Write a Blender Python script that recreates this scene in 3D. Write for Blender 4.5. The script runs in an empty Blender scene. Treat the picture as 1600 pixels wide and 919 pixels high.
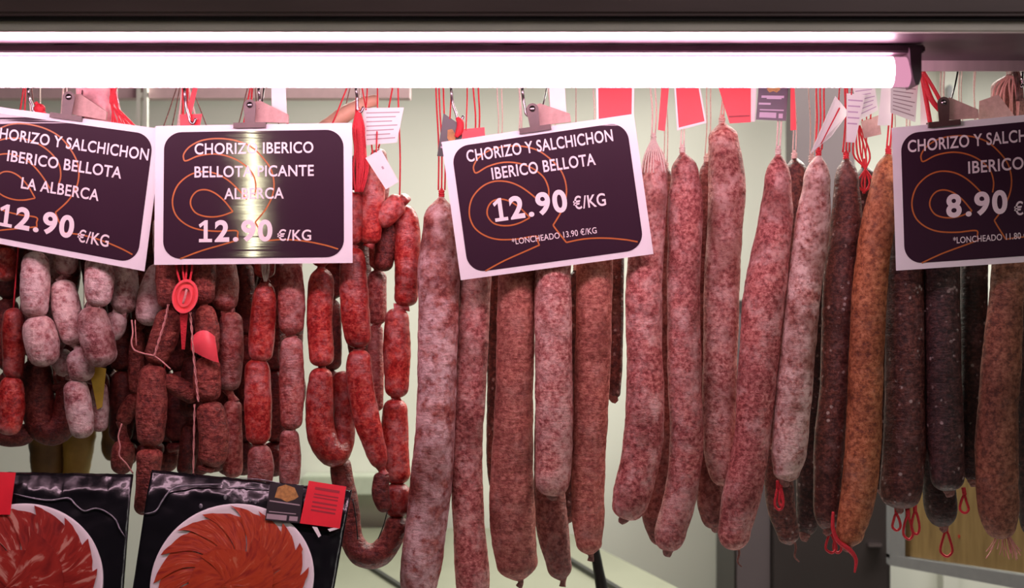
import bpy, bmesh, math, random
from mathutils import Vector, noise as mnoise
random.seed(7)
C = bpy.context.scene.collection
R = math.radians
D = 2.5            # camera distance to the hanging plane (y = 0)
Z0 = 1.60          # eye height

# ------------------------------------------------------------------ camera
cam = bpy.data.cameras.new('camera'); camo = bpy.data.objects.new('camera', cam); C.objects.link(camo)
camo.location = (0, -D, Z0); camo.rotation_euler = (R(90), 0, 0)
cam.sensor_width = 36; cam.lens = 36 * D / 1.6
cam.dof.use_dof = True; cam.dof.focus_distance = D; cam.dof.aperture_fstop = 4.5
cam.clip_start = 0.05
bpy.context.scene.camera = camo

# ------------------------------------------------------------------ exposure, world, lights
vs = bpy.context.scene.view_settings
vs.view_transform = 'Standard'; vs.look = 'None'; vs.exposure = 0.0; vs.gamma = 1.0; vs.use_curve_mapping = False
LAMP_STRENGTH = 26.0
LAMP_COLOR = (1.0, 0.62, 0.76)
SHOP_W = 62.0
HALL_W = 26.0
world = bpy.data.worlds.new('world'); bpy.context.scene.world = world; world.use_nodes = True
world.node_tree.nodes['Background'].inputs[0].default_value = (0.95, 0.95, 0.9, 1)
world.node_tree.nodes['Background'].inputs[1].default_value = 0.014

def area(name, loc, rot, sx, sy, power, color):
    l = bpy.data.lights.new(name, 'AREA'); l.shape = 'RECTANGLE'; l.size = sx; l.size_y = sy
    l.energy = power; l.color = color
    o = bpy.data.objects.new(name, l); C.objects.link(o); o.location = loc; o.rotation_euler = rot
    return o
# ceiling light of the shop behind the hanging rail, then an added one
area('shop_area_light', (0.32, 0.95, Z0 + 1.0), (R(-22), 0, 0), 1.9, 0.3, SHOP_W, (1.0, 0.98, 0.88))
area('shop_area_light', (1.25, 1.0, Z0 + 0.95), (R(-24), 0, 0), 0.9, 0.3, SHOP_W * 0.5, (1.0, 0.98, 0.9))  # added light that brightens the back wall at upper right
# ceiling lights of the market hall in front of the stall
area('hall_ceiling_light', (2.1, -3.0, Z0 + 1.7), (R(62), 0, R(36)), 2.6, 0.8, HALL_W, (1.0, 0.95, 0.88))

# ------------------------------------------------------------------ helpers
def W(px, py, Y=0.0):
    s = (D + Y) / D
    return Vector(((px - 800) / 1000 * s, Y, Z0 + (459.5 - py) / 1000 * s))
def S(Y): return (D + Y) / D / 1000      # metres per photo pixel at depth Y

class MB:
    def __init__(self): self.v = []; self.f = []
    def add(self, verts, faces):
        n = len(self.v); self.v += [Vector(p) for p in verts]; self.f += [tuple(i + n for i in q) for q in faces]
        return self
    def box(self, lo, hi, bev=0.0):
        bm = bmesh.new(); bmesh.ops.create_cube(bm, size=1)
        for q in bm.verts:
            q.co = Vector([(lo[i] + hi[i]) / 2 + q.co[i] * (hi[i] - lo[i]) for i in range(3)])
        if bev: bmesh.ops.bevel(bm, geom=list(bm.edges), offset=bev, segments=2, affect='EDGES')
        bm.verts.index_update()
        self.add([q.co.copy() for q in bm.verts], [[q.index for q in f.verts] for f in bm.faces]); bm.free()
        return self
    def prism(self, poly, dvec):
        n = len(poly); dv = Vector(dvec)
        self.add(list(poly) + [Vector(p) + dv for p in poly],
                 [list(range(n))[::-1], list(range(n, 2 * n))] + [[i, (i + 1) % n, n + (i + 1) % n, n + i] for i in range(n)])
        return self
    def tube(self, pts, rad, seg=8, closed=False, dense=4):
        P, Rr = spline([Vector(p) for p in pts], rad if isinstance(rad, (list, tuple)) else [rad] * len(pts), dense, closed)
        fr = frames(P, closed); vs_ = []; fs = []; n = len(P)
        for i, (p, (a, b)) in enumerate(zip(P, fr)):
            for k in range(seg):
                t = 2 * math.pi * k / seg
                vs_.append(p + (a * math.cos(t) + b * math.sin(t)) * Rr[i])
        m = n if closed else n - 1
        for i in range(m):
            for k in range(seg):
                j = (i + 1) % n
                fs.append((i * seg + k, i * seg + (k + 1) % seg, j * seg + (k + 1) % seg, j * seg + k))
        if not closed:
            fs.append(tuple(range(seg))[::-1]); fs.append(tuple((n - 1) * seg + k for k in range(seg)))
        return self.add(vs_, fs)
    def ball(self, c, r, seg=12, sq=(1, 1, 1)):
        bm = bmesh.new(); bmesh.ops.create_uvsphere(bm, u_segments=seg, v_segments=max(6, seg // 2), radius=1)
        bm.verts.index_update()
        self.add([Vector(c) + Vector((q.co.x * r * sq[0], q.co.y * r * sq[1], q.co.z * r * sq[2])) for q in bm.verts],
                 [[q.index for q in f.verts] for f in bm.faces]); bm.free()
        return self
    def build(self, name, mat, parent=None, origin=None, smooth=True, fix=True):
        if parent is not None: origin = origin_of[parent.name]
        if origin is None: origin = sum(self.v, Vector()) / max(1, len(self.v))
        origin = Vector(origin)
        me = bpy.data.meshes.new(name)
        me.from_pydata([p - origin for p in self.v], [], self.f); me.update()
        if fix:
            bm = bmesh.new(); bm.from_mesh(me); bmesh.ops.recalc_face_normals(bm, faces=bm.faces); bm.to_mesh(me); bm.free()
        me.materials.append(mat)
        if smooth:
            for p in me.polygons: p.use_smooth = True
            if name in SHARP: me.set_sharp_from_angle(angle=0.7)
        o = bpy.data.objects.new(name, me); C.objects.link(o)
        if parent is not None: o.parent = parent; origin_of[o.name] = origin
        else: o.location = origin; origin_of[o.name] = origin
        return o
origin_of = {}
SHARP = {'ham_slice', 'plate', 'tag', 'jaw', 'tongue'}

def spline(P, rad, dense=4, closed=False):
    n = len(P)
    if n < 2: return P, rad
    out = []; ro = []
    segs = n if closed else n - 1
    for i in range(segs):
        if closed: a, b, c, d = P[(i - 1) % n], P[i], P[(i + 1) % n], P[(i + 2) % n]
        else: a, b, c, d = P[max(i - 1, 0)], P[i], P[min(i + 1, n - 1)], P[min(i + 2, n - 1)]
        r0, r1 = rad[i], rad[(i + 1) % n]
        for k in range(dense):
            t = k / dense
            out.append(0.5 * ((2 * b) + (c - a) * t + (2 * a - 5 * b + 4 * c - d) * t * t + (3 * b - a - 3 * c + d) * t ** 3))
            u = t * t * (3 - 2 * t); ro.append(r0 * (1 - u) + r1 * u)
    if not closed: out.append(P[-1].copy()); ro.append(rad[-1])
    return out, ro
def frames(P, closed=False):
    n = len(P); T = []
    for i in range(n):
        if closed: t = P[(i + 1) % n] - P[i - 1]
        else: t = P[min(i + 1, n - 1)] - P[max(i - 1, 0)]
        T.append(t.normalized() if t.length > 1e-9 else Vector((0, 0, -1)))
    up = Vector((0, 1, 0))
    if abs(T[0].dot(up)) > 0.9: up = Vector((1, 0, 0))
    a = (up - T[0] * up.dot(T[0])).normalized(); res = []
    for i in range(n):
        a = a - T[i] * a.dot(T[i])
        if a.length < 1e-6: a = T[i].orthogonal()
        a.normalize(); res.append((a.copy(), T[i].cross(a)))
    return res

def thing(name, label, cat, loc, group=None):
    o = bpy.data.objects.new(name, None); o.empty_display_size = 0.02; C.objects.link(o); o.location = loc
    origin_of[o.name] = Vector(loc); return tag(o, label, cat, group)
def tag(o, label, cat, group=None):
    o['label'] = label; o['category'] = cat
    if group: o['group'] = group
    return o
def struct(o):
    o['kind'] = 'structure'; return o

# ------------------------------------------------------------------ materials
def new_mat(name):
    m = bpy.data.materials.new(name); m.use_nodes = True
    nt = m.node_tree; return m, nt, nt.nodes['Principled BSDF']
def nd(nt, t, **kw):
    n = nt.nodes.new(t)
    for k, v in kw.items():
        if k.startswith('i_'): n.inputs[k[2:]].default_value = v
        else: setattr(n, k, v)
    return n
def c4(c): return (c[0], c[1], c[2], 1)
def ramp(nt, stops, interp='LINEAR'):
    n = nt.nodes.new('ShaderNodeValToRGB'); cr = n.color_ramp; cr.interpolation = interp
    while len(cr.elements) < len(stops): cr.elements.new(0.5)
    for e, (p, c) in zip(cr.elements, stops): e.position = p; e.color = c4(c)
    return n
def plain(name, col, rough=0.5, metal=0.0, bump=0.0, bscale=60, var=0.12, coat=0.0, stretch=(1, 1, 1), spec=0.5):
    m, nt, b = new_mat(name)
    tc = nd(nt, 'ShaderNodeTexCoord'); mp = nd(nt, 'ShaderNodeMapping'); mp.inputs['Scale'].default_value = stretch
    nz = nd(nt, 'ShaderNodeTexNoise'); nz.inputs['Scale'].default_value = bscale; nz.inputs['Detail'].default_value = 4
    nt.links.new(tc.outputs['Object'], mp.inputs[0]); nt.links.new(mp.outputs[0], nz.inputs['Vector'])
    rp = ramp(nt, [(0.3, tuple(x * (1 - var) for x in col)), (0.7, tuple(min(1, x * (1 + var)) for x in col))])
    nt.links.new(nz.outputs['Fac'], rp.inputs[0]); nt.links.new(rp.outputs[0], b.inputs['Base Color'])
    b.inputs['Roughness'].default_value = rough; b.inputs['Metallic'].default_value = metal
    b.inputs['Specular IOR Level'].default_value = spec
    if coat: b.inputs['Coat Weight'].default_value = coat; b.inputs['Coat Roughness'].default_value = 0.06
    if bump:
        bp = nd(nt, 'ShaderNodeBump'); bp.inputs['Strength'].default_value = bump; bp.inputs['Distance'].default_value = 0.003
        nt.links.new(nz.outputs['Fac'], bp.inputs['Height']); nt.links.new(bp.outputs[0], b.inputs['Normal'])
        if coat: nt.links.new(bp.outputs[0], b.inputs['Coat Normal'])
    return m

def sausage_mat(name, dark, mid, light, mould=(0.6, 0.5, 0.47), mould_amt=0.5, patch=0.5, rough=0.6, scale=1.0, wrinkle=0.35, tint=0.25, fleck=0.0):
    """meat under a cured casing: mottled meat and fat, powdery mould in patches, a wrinkled skin"""
    m, nt, b = new_mat(name); L = nt.links.new
    tc = nd(nt, 'ShaderNodeTexCoord'); oi = nd(nt, 'ShaderNodeObjectInfo')
    wv = nd(nt, 'ShaderNodeMath', operation='MULTIPLY'); wv.inputs[1].default_value = 53.0; L(oi.outputs['Random'], wv.inputs[0])
    def nz(sc, det=4, rgh=0.6, vec=None):
        n = nd(nt, 'ShaderNodeTexNoise', noise_dimensions='4D'); n.inputs['Scale'].default_value = sc * scale
        n.inputs['Detail'].default_value = det; n.inputs['Roughness'].default_value = rgh
        L(vec or tc.outputs['Object'], n.inputs['Vector']); L(wv.outputs[0], n.inputs['W']); return n
    fine = nz(150, 5, 0.72); big = nz(22, 3, 0.55); mid_n = nz(60, 4, 0.65)
    meat = ramp(nt, [(0.40, dark), (0.50, mid), (0.61, light)]); L(fine.outputs['Fac'], meat.inputs[0])
    # powdery mould: fine noise gated by a large patch mask
    add = nd(nt, 'ShaderNodeMath', operation='ADD'); L(big.outputs['Fac'], add.inputs[0])
    mm = nd(nt, 'ShaderNodeMath', operation='MULTIPLY'); mm.inputs[1].default_value = 0.9; L(mid_n.outputs['Fac'], mm.inputs[0]); L(mm.outputs[0], add.inputs[1])
    t0 = 1.27 - 0.62 * patch
    mask = nd(nt, 'ShaderNodeMapRange'); mask.inputs['From Min'].default_value = t0 - 0.10; mask.inputs['From Max'].default_value = t0 + 0.14
    L(add.outputs[0], mask.inputs['Value'])
    fm = nd(nt, 'ShaderNodeMapRange'); fm.inputs['From Min'].default_value = 0.34; fm.inputs['From Max'].default_value = 0.56; L(nz(95, 3, 0.7).outputs['Fac'], fm.inputs['Value'])
    mul = nd(nt, 'ShaderNodeMath', operation='MULTIPLY'); L(mask.outputs[0], mul.inputs[0]); L(fm.outputs[0], mul.inputs[1])
    amt = nd(nt, 'ShaderNodeMath', operation='MULTIPLY'); amt.inputs[1].default_value = mould_amt; L(mul.outputs[0], amt.inputs[0])
    mx = nd(nt, 'ShaderNodeMix', data_type='RGBA'); L(amt.outputs[0], mx.inputs['Factor']); L(meat.outputs[0], mx.inputs['A']); mx.inputs['B'].default_value = c4(mould)
    col = mx.outputs['Result']
    if fleck:
        vo = nd(nt, 'ShaderNodeTexVoronoi'); vo.inputs['Scale'].default_value = 75 * scale; L(tc.outputs['Object'], vo.inputs['Vector'])
        fr = nd(nt, 'ShaderNodeMapRange'); fr.inputs['From Min'].default_value = 0.26; fr.inputs['From Max'].default_value = 0.14; L(vo.outputs['Distance'], fr.inputs['Value'])
        gate = nd(nt, 'ShaderNodeMapRange'); gate.inputs['From Min'].default_value = 0.49; gate.inputs['From Max'].default_value = 0.56; L(mid_n.outputs['Fac'], gate.inputs['Value'])
        m2 = nd(nt, 'ShaderNodeMath', operation='MULTIPLY'); L(fr.outputs[0], m2.inputs[0]); L(gate.outputs[0], m2.inputs[1])
        m3 = nd(nt, 'ShaderNodeMath', operation='MULTIPLY'); m3.inputs[1].default_value = fleck; L(m2.outputs[0], m3.inputs[0])
        mx2 = nd(nt, 'ShaderNodeMix', data_type='RGBA'); L(m3.outputs[0], mx2.inputs['Factor']); L(col, mx2.inputs['A']); mx2.inputs['B'].default_value = (0.62, 0.52, 0.5, 1)
        col = mx2.outputs['Result']
    # broad dry and moist areas along the casing
    br = ramp(nt, [(0.36, (0.58, 0.47, 0.43)), (0.50, (1, 1, 1)), (0.64, (1.15, 1.10, 1.06))]); L(nz(14, 4, 0.6).outputs['Fac'], br.inputs[0])
    mb_ = nd(nt, 'ShaderNodeMix', data_type='RGBA', blend_type='MULTIPLY'); mb_.inputs['Factor'].default_value = 1.0; L(col, mb_.inputs['A']); L(br.outputs[0], mb_.inputs['B'])
    col = mb_.outputs['Result']
    hs = nd(nt, 'ShaderNodeHueSaturation'); L(col, hs.inputs['Color'])
    vr = nd(nt, 'ShaderNodeMapRange'); vr.inputs['To Min'].default_value = 1 - tint; vr.inputs['To Max'].default_value = 1 + tint * 0.7
    L(oi.outputs['Random'], vr.inputs['Value']); L(vr.outputs[0], hs.inputs['Value'])
    L(hs.outputs[0], b.inputs['Base Color'])
    b.inputs['Roughness'].default_value = rough; b.inputs['Specular IOR Level'].default_value = 0.4
    mp = nd(nt, 'ShaderNodeMapping'); mp.inputs['Scale'].default_value = (0.55, 0.55, 1.9); L(tc.outputs['Object'], mp.inputs[0])
    wr = nz(95, 3, 0.6, mp.outputs[0])
    ad = nd(nt, 'ShaderNodeMath', operation='ADD'); L(wr.outputs['Fac'], ad.inputs[0]); L(fine.outputs['Fac'], ad.inputs[1])
    bp = nd(nt, 'ShaderNodeBump'); bp.inputs['Strength'].default_value = min(1, wrinkle * 1.6); bp.inputs['Distance'].default_value = 0.005
    L(ad.outputs[0], bp.inputs['Height']); L(bp.outputs[0], b.inputs['Normal'])
    return m

M = {}
M['pale'] = sausage_mat('pale_salchichon', (0.24, 0.045, 0.045), (0.47, 0.16, 0.145), (0.70, 0.38, 0.33), (0.74, 0.48, 0.44), 0.88, 0.50, tint=0.12)
M['pale_rose'] = sausage_mat('rose_salchichon', (0.20, 0.034, 0.034), (0.42, 0.115, 0.108), (0.63, 0.27, 0.24), (0.70, 0.43, 0.40), 0.85, 0.45, tint=0.14)
M['patchy'] = sausage_mat('patchy_salchichon', (0.17, 0.028, 0.028), (0.30, 0.075, 0.062), (0.46, 0.17, 0.14), (0.72, 0.50, 0.50), 0.95, 0.58, scale=0.7, tint=0.1)
M['powder'] = sausage_mat('powdered_salchichon', (0.17, 0.04, 0.035), (0.36, 0.12, 0.10), (0.58, 0.32, 0.27), (0.76, 0.57, 0.52), 0.92, 0.66, tint=0.1)
M['shaded_rose'] = sausage_mat('shaded_salchichon', (0.11, 0.026, 0.024), (0.23, 0.068, 0.060), (0.37, 0.15, 0.13), (0.45, 0.28, 0.26), 0.5, 0.4, tint=0.15)  # darker rose casing: second-row shade put into the colour
M['brick'] = sausage_mat('brick_salchichon', (0.24, 0.055, 0.045), (0.40, 0.12, 0.09), (0.55, 0.22, 0.17), (0.6, 0.36, 0.31), 0.4, 0.35, tint=0.16)
M['brown'] = sausage_mat('brown_chorizo', (0.17, 0.045, 0.02), (0.36, 0.115, 0.045), (0.52, 0.21, 0.10), (0.5, 0.3, 0.22), 0.3, 0.3, tint=0.1, scale=0.8)
M['umber'] = sausage_mat('umber_chorizo', (0.10, 0.03, 0.018), (0.22, 0.075, 0.042), (0.34, 0.14, 0.085), (0.42, 0.26, 0.2), 0.3, 0.3, tint=0.1, scale=0.8)
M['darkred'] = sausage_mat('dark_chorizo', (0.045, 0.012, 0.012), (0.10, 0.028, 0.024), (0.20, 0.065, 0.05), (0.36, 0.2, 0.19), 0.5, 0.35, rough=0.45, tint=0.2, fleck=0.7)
M['black'] = sausage_mat('near_black_chorizo', (0.018, 0.009, 0.010), (0.045, 0.017, 0.017), (0.10, 0.04, 0.038), (0.25, 0.14, 0.14), 0.4, 0.3, rough=0.5, tint=0.2, fleck=0.5)  # dark casing, with the dimness of the back row put into the colour
M['red'] = sausage_mat('red_chorizo', (0.22, 0.009, 0.010), (0.38, 0.024, 0.022), (0.52, 0.085, 0.06), (0.60, 0.30, 0.29), 0.5, 0.44, rough=0.28, wrinkle=0.2, tint=0.22)
M['red_pale'] = sausage_mat('bloomed_chorizo', (0.20, 0.02, 0.02), (0.36, 0.06, 0.05), (0.5, 0.17, 0.14), (0.58, 0.33, 0.32), 0.65, 0.55, rough=0.45, tint=0.18)
M['red_dark'] = sausage_mat('shaded_chorizo', (0.06, 0.006, 0.006), (0.13, 0.015, 0.012), (0.22, 0.04, 0.03), (0.3, 0.12, 0.1), 0.3, 0.3, rough=0.45, tint=0.2)  # red casing darkened: the shade between the strings is in its colour
M['wrinkled'] = sausage_mat('wrinkled_chorizo', (0.12, 0.016, 0.013), (0.27, 0.04, 0.03), (0.42, 0.11, 0.08), (0.48, 0.2, 0.17), 0.35, 0.35, rough=0.5, wrinkle=0.7, tint=0.1)
M['mould'] = sausage_mat('mouldy_links', (0.18, 0.035, 0.045), (0.38, 0.14, 0.14), (0.58, 0.36, 0.35), (0.72, 0.56, 0.54), 0.88, 0.62, scale=0.8, tint=0.12)
M['twine'] = plain('white_twine', (0.72, 0.55, 0.5), 0.8, bump=0.5, bscale=400)
M['twine_red'] = plain('red_twine', (0.62, 0.02, 0.035), 0.6, bump=0.5, bscale=400)
M['twine_pink'] = plain('pink_cord', (0.66, 0.28, 0.26), 0.7, bump=0.5, bscale=400)
M['tie'] = plain('tied_casing', (0.24, 0.10, 0.085), 0.7, bump=0.8, bscale=250, var=0.4)
M['paper'] = plain('white_paper', (0.80, 0.77, 0.76), 0.55, bump=0.1, bscale=30, var=0.03)
M['greyprint'] = plain('grey_print', (0.38, 0.3, 0.32), 0.6, var=0.05)
M['redcard'] = plain('red_card', (0.80, 0.010, 0.028), 0.4, bump=0.15, bscale=25, var=0.1)
M['redcard_print'] = plain('red_card_print', (0.36, 0.006, 0.02), 0.5, var=0.1)
M['plumcard'] = plain('plum_card', (0.05, 0.018, 0.05), 0.35, var=0.1)
M['blackcard'] = plain('black_card', (0.02, 0.014, 0.018), 0.35, var=0.1)
M['gold'] = plain('gold_print', (0.42, 0.20, 0.045), 0.5, var=0.3, bscale=200)
M['lilacprint'] = plain('lilac_print', (0.5, 0.36, 0.5), 0.5, var=0.05)
M['signpaper'] = plain('sign_paper', (0.80, 0.765, 0.80), 0.45, var=0.02, bscale=12)
M['signtext'] = plain('sign_lettering', (0.80, 0.72, 0.74), 0.4, var=0.02)
M['signlogo'] = plain('sign_logo_line', (0.46, 0.13, 0.03), 0.4, var=0.08)
M['chrome'] = plain('chrome_steel', (0.30, 0.24, 0.26), 0.26, 1.0, var=0.05)
M['clip'] = plain('clip_metal', (0.075, 0.038, 0.036), 0.36, 0.1, var=0.15, bscale=80)
M['cliparm'] = plain('clip_arm', (0.46, 0.27, 0.25), 0.5, 0.1, bump=0.4, bscale=140)
M['alu'] = plain('brushed_aluminium', (0.74, 0.58, 0.59), 0.34, 0.25, bump=0.12, bscale=6, var=0.16, stretch=(5, 1, 0.4))
M['alutop'] = plain('canopy_underside', (0.13, 0.068, 0.095), 0.40, 0.1, bump=0.12, bscale=6, var=0.2, stretch=(3, 1, 1))
M['lip'] = plain('grey_canopy_lip', (0.84, 0.74, 0.71), 0.5, 0.0, var=0.10, bscale=9, stretch=(0.7, 1, 4))
M['fascia'] = plain('plum_fascia', (0.15, 0.085, 0.098), 0.45, var=0.15, bscale=8, stretch=(0.5, 1, 4))
M['groove'] = plain('dark_groove', (0.016, 0.008, 0.016), 0.6, var=0.1)
M['housing'] = plain('lamp_housing', (0.09, 0.045, 0.07), 0.45, var=0.05)
M['wall'] = plain('pale_wall', (0.74, 0.74, 0.66), 0.6, var=0.03, bscale=3)
M['trim'] = plain('pink_trim', (0.62, 0.43, 0.45), 0.5, var=0.05)
M['worktop'] = plain('pale_worktop', (0.21, 0.215, 0.155), 0.35, var=0.06, bscale=6)
M['darkmetal'] = plain('dark_cabinet', (0.030, 0.021, 0.021), 0.5, var=0.12, bscale=5)
M['darkpillar'] = plain('plum_grey_panel', (0.105, 0.08, 0.088), 0.5, var=0.08, bscale=5)
M['rubber'] = plain('black_rubber', (0.012, 0.012, 0.012), 0.5)
M['greyframe'] = plain('grey_frame', (0.30, 0.30, 0.31), 0.4, 0.2, var=0.05)
M['ledge'] = plain('green_ledge', (0.46, 0.50, 0.40), 0.3, var=0.05)
M['floor'] = plain('floor_tile', (0.3, 0.28, 0.26), 0.5, bscale=4)
M['steel'] = plain('counter_steel', (0.45, 0.43, 0.42), 0.35, 0.8, bscale=10, stretch=(6, 1, 1))
M['ham_fat'] = plain('ham_rind', (0.15, 0.085, 0.02), 0.5, var=0.5, bscale=14)
M['ham_gold'] = plain('golden_rind', (0.30, 0.19, 0.03), 0.5, var=0.35, bscale=14)
M['shank'] = plain('cured_shank', (0.66, 0.38, 0.27), 0.5, var=0.15, bscale=40, bump=0.3)
M['yellow'] = plain('yellow_card', (0.62, 0.42, 0.05), 0.5, var=0.15, bscale=50)
M['plate'] = plain('white_plate', (0.82, 0.77, 0.78), 0.35, var=0.02)
M['bag'] = plain('pink_plastic', (0.74, 0.36, 0.38), 0.18, bump=0.8, bscale=45, var=0.35, coat=0.6)
M['seal'] = plain('red_seal_plastic', (0.90, 0.085, 0.11), 0.35, var=0.08, bump=0.1)
M['foil'] = plain('black_pouch', (0.006, 0.006, 0.008), 0.22, bump=0.35, bscale=30, var=0.2, coat=0.25, spec=0.3)
M['crease'] = plain('pale_film_glint', (0.28, 0.27, 0.31), 0.10, 0.35, bump=0.6, bscale=160, var=0.3, coat=1.0)  # pale glossy grey that puts the lamp highlight into the film folds

def wood_mat():
    m, nt, b = new_mat('plywood_boards'); L = nt.links.new
    tc = nd(nt, 'ShaderNodeTexCoord'); mp = nd(nt, 'ShaderNodeMapping'); mp.inputs['Scale'].default_value = (14, 14, 1.6); L(tc.outputs['Object'], mp.inputs[0])
    nz = nd(nt, 'ShaderNodeTexNoise'); nz.inputs['Scale'].default_value = 6; nz.inputs['Detail'].default_value = 5; L(mp.outputs[0], nz.inputs['Vector'])
    rp = ramp(nt, [(0.3, (0.20, 0.12, 0.042)), (0.7, (0.31, 0.20, 0.075))]); L(nz.outputs['Fac'], rp.inputs[0])
    L(rp.outputs[0], b.inputs['Base Color']); b.inputs['Roughness'].default_value = 0.55
    return m
M['wood'] = wood_mat()

def panel_mat():
    """printed plum-black sheet under a wavy laminating film"""
    m, nt, b = new_mat('laminated_panel'); L = nt.links.new
    tc = nd(nt, 'ShaderNodeTexCoord'); mp = nd(nt, 'ShaderNodeMapping'); mp.inputs['Scale'].default_value = (2.5, 2.5, 80); L(tc.outputs['Object'], mp.inputs[0])
    nz = nd(nt, 'ShaderNodeTexNoise'); nz.inputs['Scale'].default_value = 1.0; nz.inputs['Detail'].default_value = 2; L(mp.outputs[0], nz.inputs['Vector'])
    n2 = nd(nt, 'ShaderNodeTexNoise'); n2.inputs['Scale'].default_value = 9; n2.inputs['Detail'].default_value = 1; L(tc.outputs['Object'], n2.inputs['Vector'])
    mu = nd(nt, 'ShaderNodeMath', operation='MULTIPLY'); L(nz.outputs['Fac'], mu.inputs[0]); L(n2.outputs['Fac'], mu.inputs[1])
    b.inputs['Base Color'].default_value = (0.034, 0.012, 0.026, 1); b.inputs['Roughness'].default_value = 0.5
    b.inputs['Specular IOR Level'].default_value = 0.12
    b.inputs['Coat Weight'].default_value = 1.0; b.inputs['Coat Roughness'].default_value = 0.045; b.inputs['Coat IOR'].default_value = 1.5
    bp = nd(nt, 'ShaderNodeBump'); bp.inputs['Strength'].default_value = 0.2; bp.inputs['Distance'].default_value = 0.004
    L(mu.outputs[0], bp.inputs['Height']); L(bp.outputs[0], b.inputs['Coat Normal'])
    return m
M['panel'] = panel_mat()

def ham_mat(name, lean, deep, fat, fat_t, scl):
    m, nt, b = new_mat(name); L = nt.links.new
    tc = nd(nt, 'ShaderNodeTexCoord'); oi = nd(nt, 'ShaderNodeObjectInfo'); uv = nd(nt, 'ShaderNodeUVMap'); uv.uv_map = 'slice'
    mp = nd(nt, 'ShaderNodeMapping'); mp.inputs['Scale'].default_value = scl; L(uv.outputs[0], mp.inputs[0])
    wv = nd(nt, 'ShaderNodeMath', operation='MULTIPLY'); wv.inputs[1].default_value = 31; L(oi.outputs['Random'], wv.inputs[0])
    nz = nd(nt, 'ShaderNodeTexNoise', noise_dimensions='4D'); nz.inputs['Scale'].default_value = 1.3; nz.inputs['Detail'].default_value = 4; nz.inputs['Distortion'].default_value = 0.8
    L(mp.outputs[0], nz.inputs['Vector']); L(wv.outputs[0], nz.inputs['W'])
    rp = ramp(nt, [(0.30, deep), (0.52, lean), (fat_t, lean), (fat_t + 0.07, fat)]); L(nz.outputs['Fac'], rp.inputs[0])
    L(rp.outputs[0], b.inputs['Base Color']); b.inputs['Roughness'].default_value = 0.42; b.inputs['Specular IOR Level'].default_value = 0.35
    bp = nd(nt, 'ShaderNodeBump'); bp.inputs['Strength'].default_value = 0.3; bp.inputs['Distance'].default_value = 0.002
    L(nz.outputs['Fac'], bp.inputs['Height']); L(bp.outputs[0], b.inputs['Normal'])
    return m
M['ham1'] = ham_mat('marbled_ham', (0.34, 0.022, 0.013), (0.17, 0.007, 0.006), (0.56, 0.24, 0.18), 0.56, (1.0, 3.6, 1))
M['ham2'] = ham_mat('orange_red_ham', (0.44, 0.045, 0.009), (0.26, 0.012, 0.006), (0.52, 0.13, 0.06), 0.60, (1.6, 6.0, 1))

def emit_mat(name, col, strength):
    m = bpy.data.materials.new(name); m.use_nodes = True; nt = m.node_tree; nt.nodes.clear()
    e = nd(nt, 'ShaderNodeEmission'); e.inputs[0].default_value = c4(col); e.inputs[1].default_value = strength
    o = nd(nt, 'ShaderNodeOutputMaterial'); nt.links.new(e.outputs[0], o.inputs[0]); return m
M['tube'] = emit_mat('glowing_tube', LAMP_COLOR, LAMP_STRENGTH)
M['tube_end'] = emit_mat('tube_end_glow', (1.0, 0.42, 0.62), 0.75)
M['hall_tube'] = emit_mat('hall_tube_glow', (1.0, 0.95, 0.62), 60.0)

# ------------------------------------------------------------------ setting
def slab(name, lo, hi, mat, bev=0.0):
    return struct(MB().box(lo, hi, bev).build(name, mat, smooth=False))
slab('floor', (-3.2, -3.2, -0.05), (3.2, 2.0, 0.0), M['floor'])
slab('wall_back', (-3.2, 1.8, 0.0), (3.2, 1.9, 3.4), M['wall'])
def zat(py, Y): return W(800, py, Y).z
def xat(px, Y): return W(px, 459.5, Y).x
# canopy front: fascia, dark groove, grey lip, underside, valance
slab('trim_1', (-1.6, -0.49, zat(23, -0.49)), (1.6, -0.475, zat(-90, -0.49)), M['fascia'], 0.004)
slab('trim_2', (-1.6, -0.478, zat(33, -0.47)), (1.6, -0.44, zat(14, -0.47)), M['groove'])
slab('trim_3', (-1.6, -0.47, zat(50, -0.47)), (1.6, -0.455, zat(32, -0.47)), M['lip'], 0.002)
zu = zat(50, -0.47)
slab('ceiling', (-1.6, -0.46, zu), (1.6, -0.20, zu + 0.004), M['alutop'])
slab('trim_4', (-1.6, -0.222, zat(111, -0.222)), (1.6, -0.218, zu + 0.003), M['alu'])
# pale pink rail strip along the back wall
slab('trim_5', (xat(-300, 1.0), 1.0, zat(153, 1.0)), (xat(640, 1.0), 1.05, zat(118, 1.0)), M['trim'])
slab('counter_top', (-1.6, -0.36, Z0 - 0.645), (1.6, 0.20, Z0 - 0.62), M['steel'], 0.004)
slab('counter_base', (-1.6, -0.32, 0.0), (1.6, 0.18, Z0 - 0.645), M['steel'])

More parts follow.
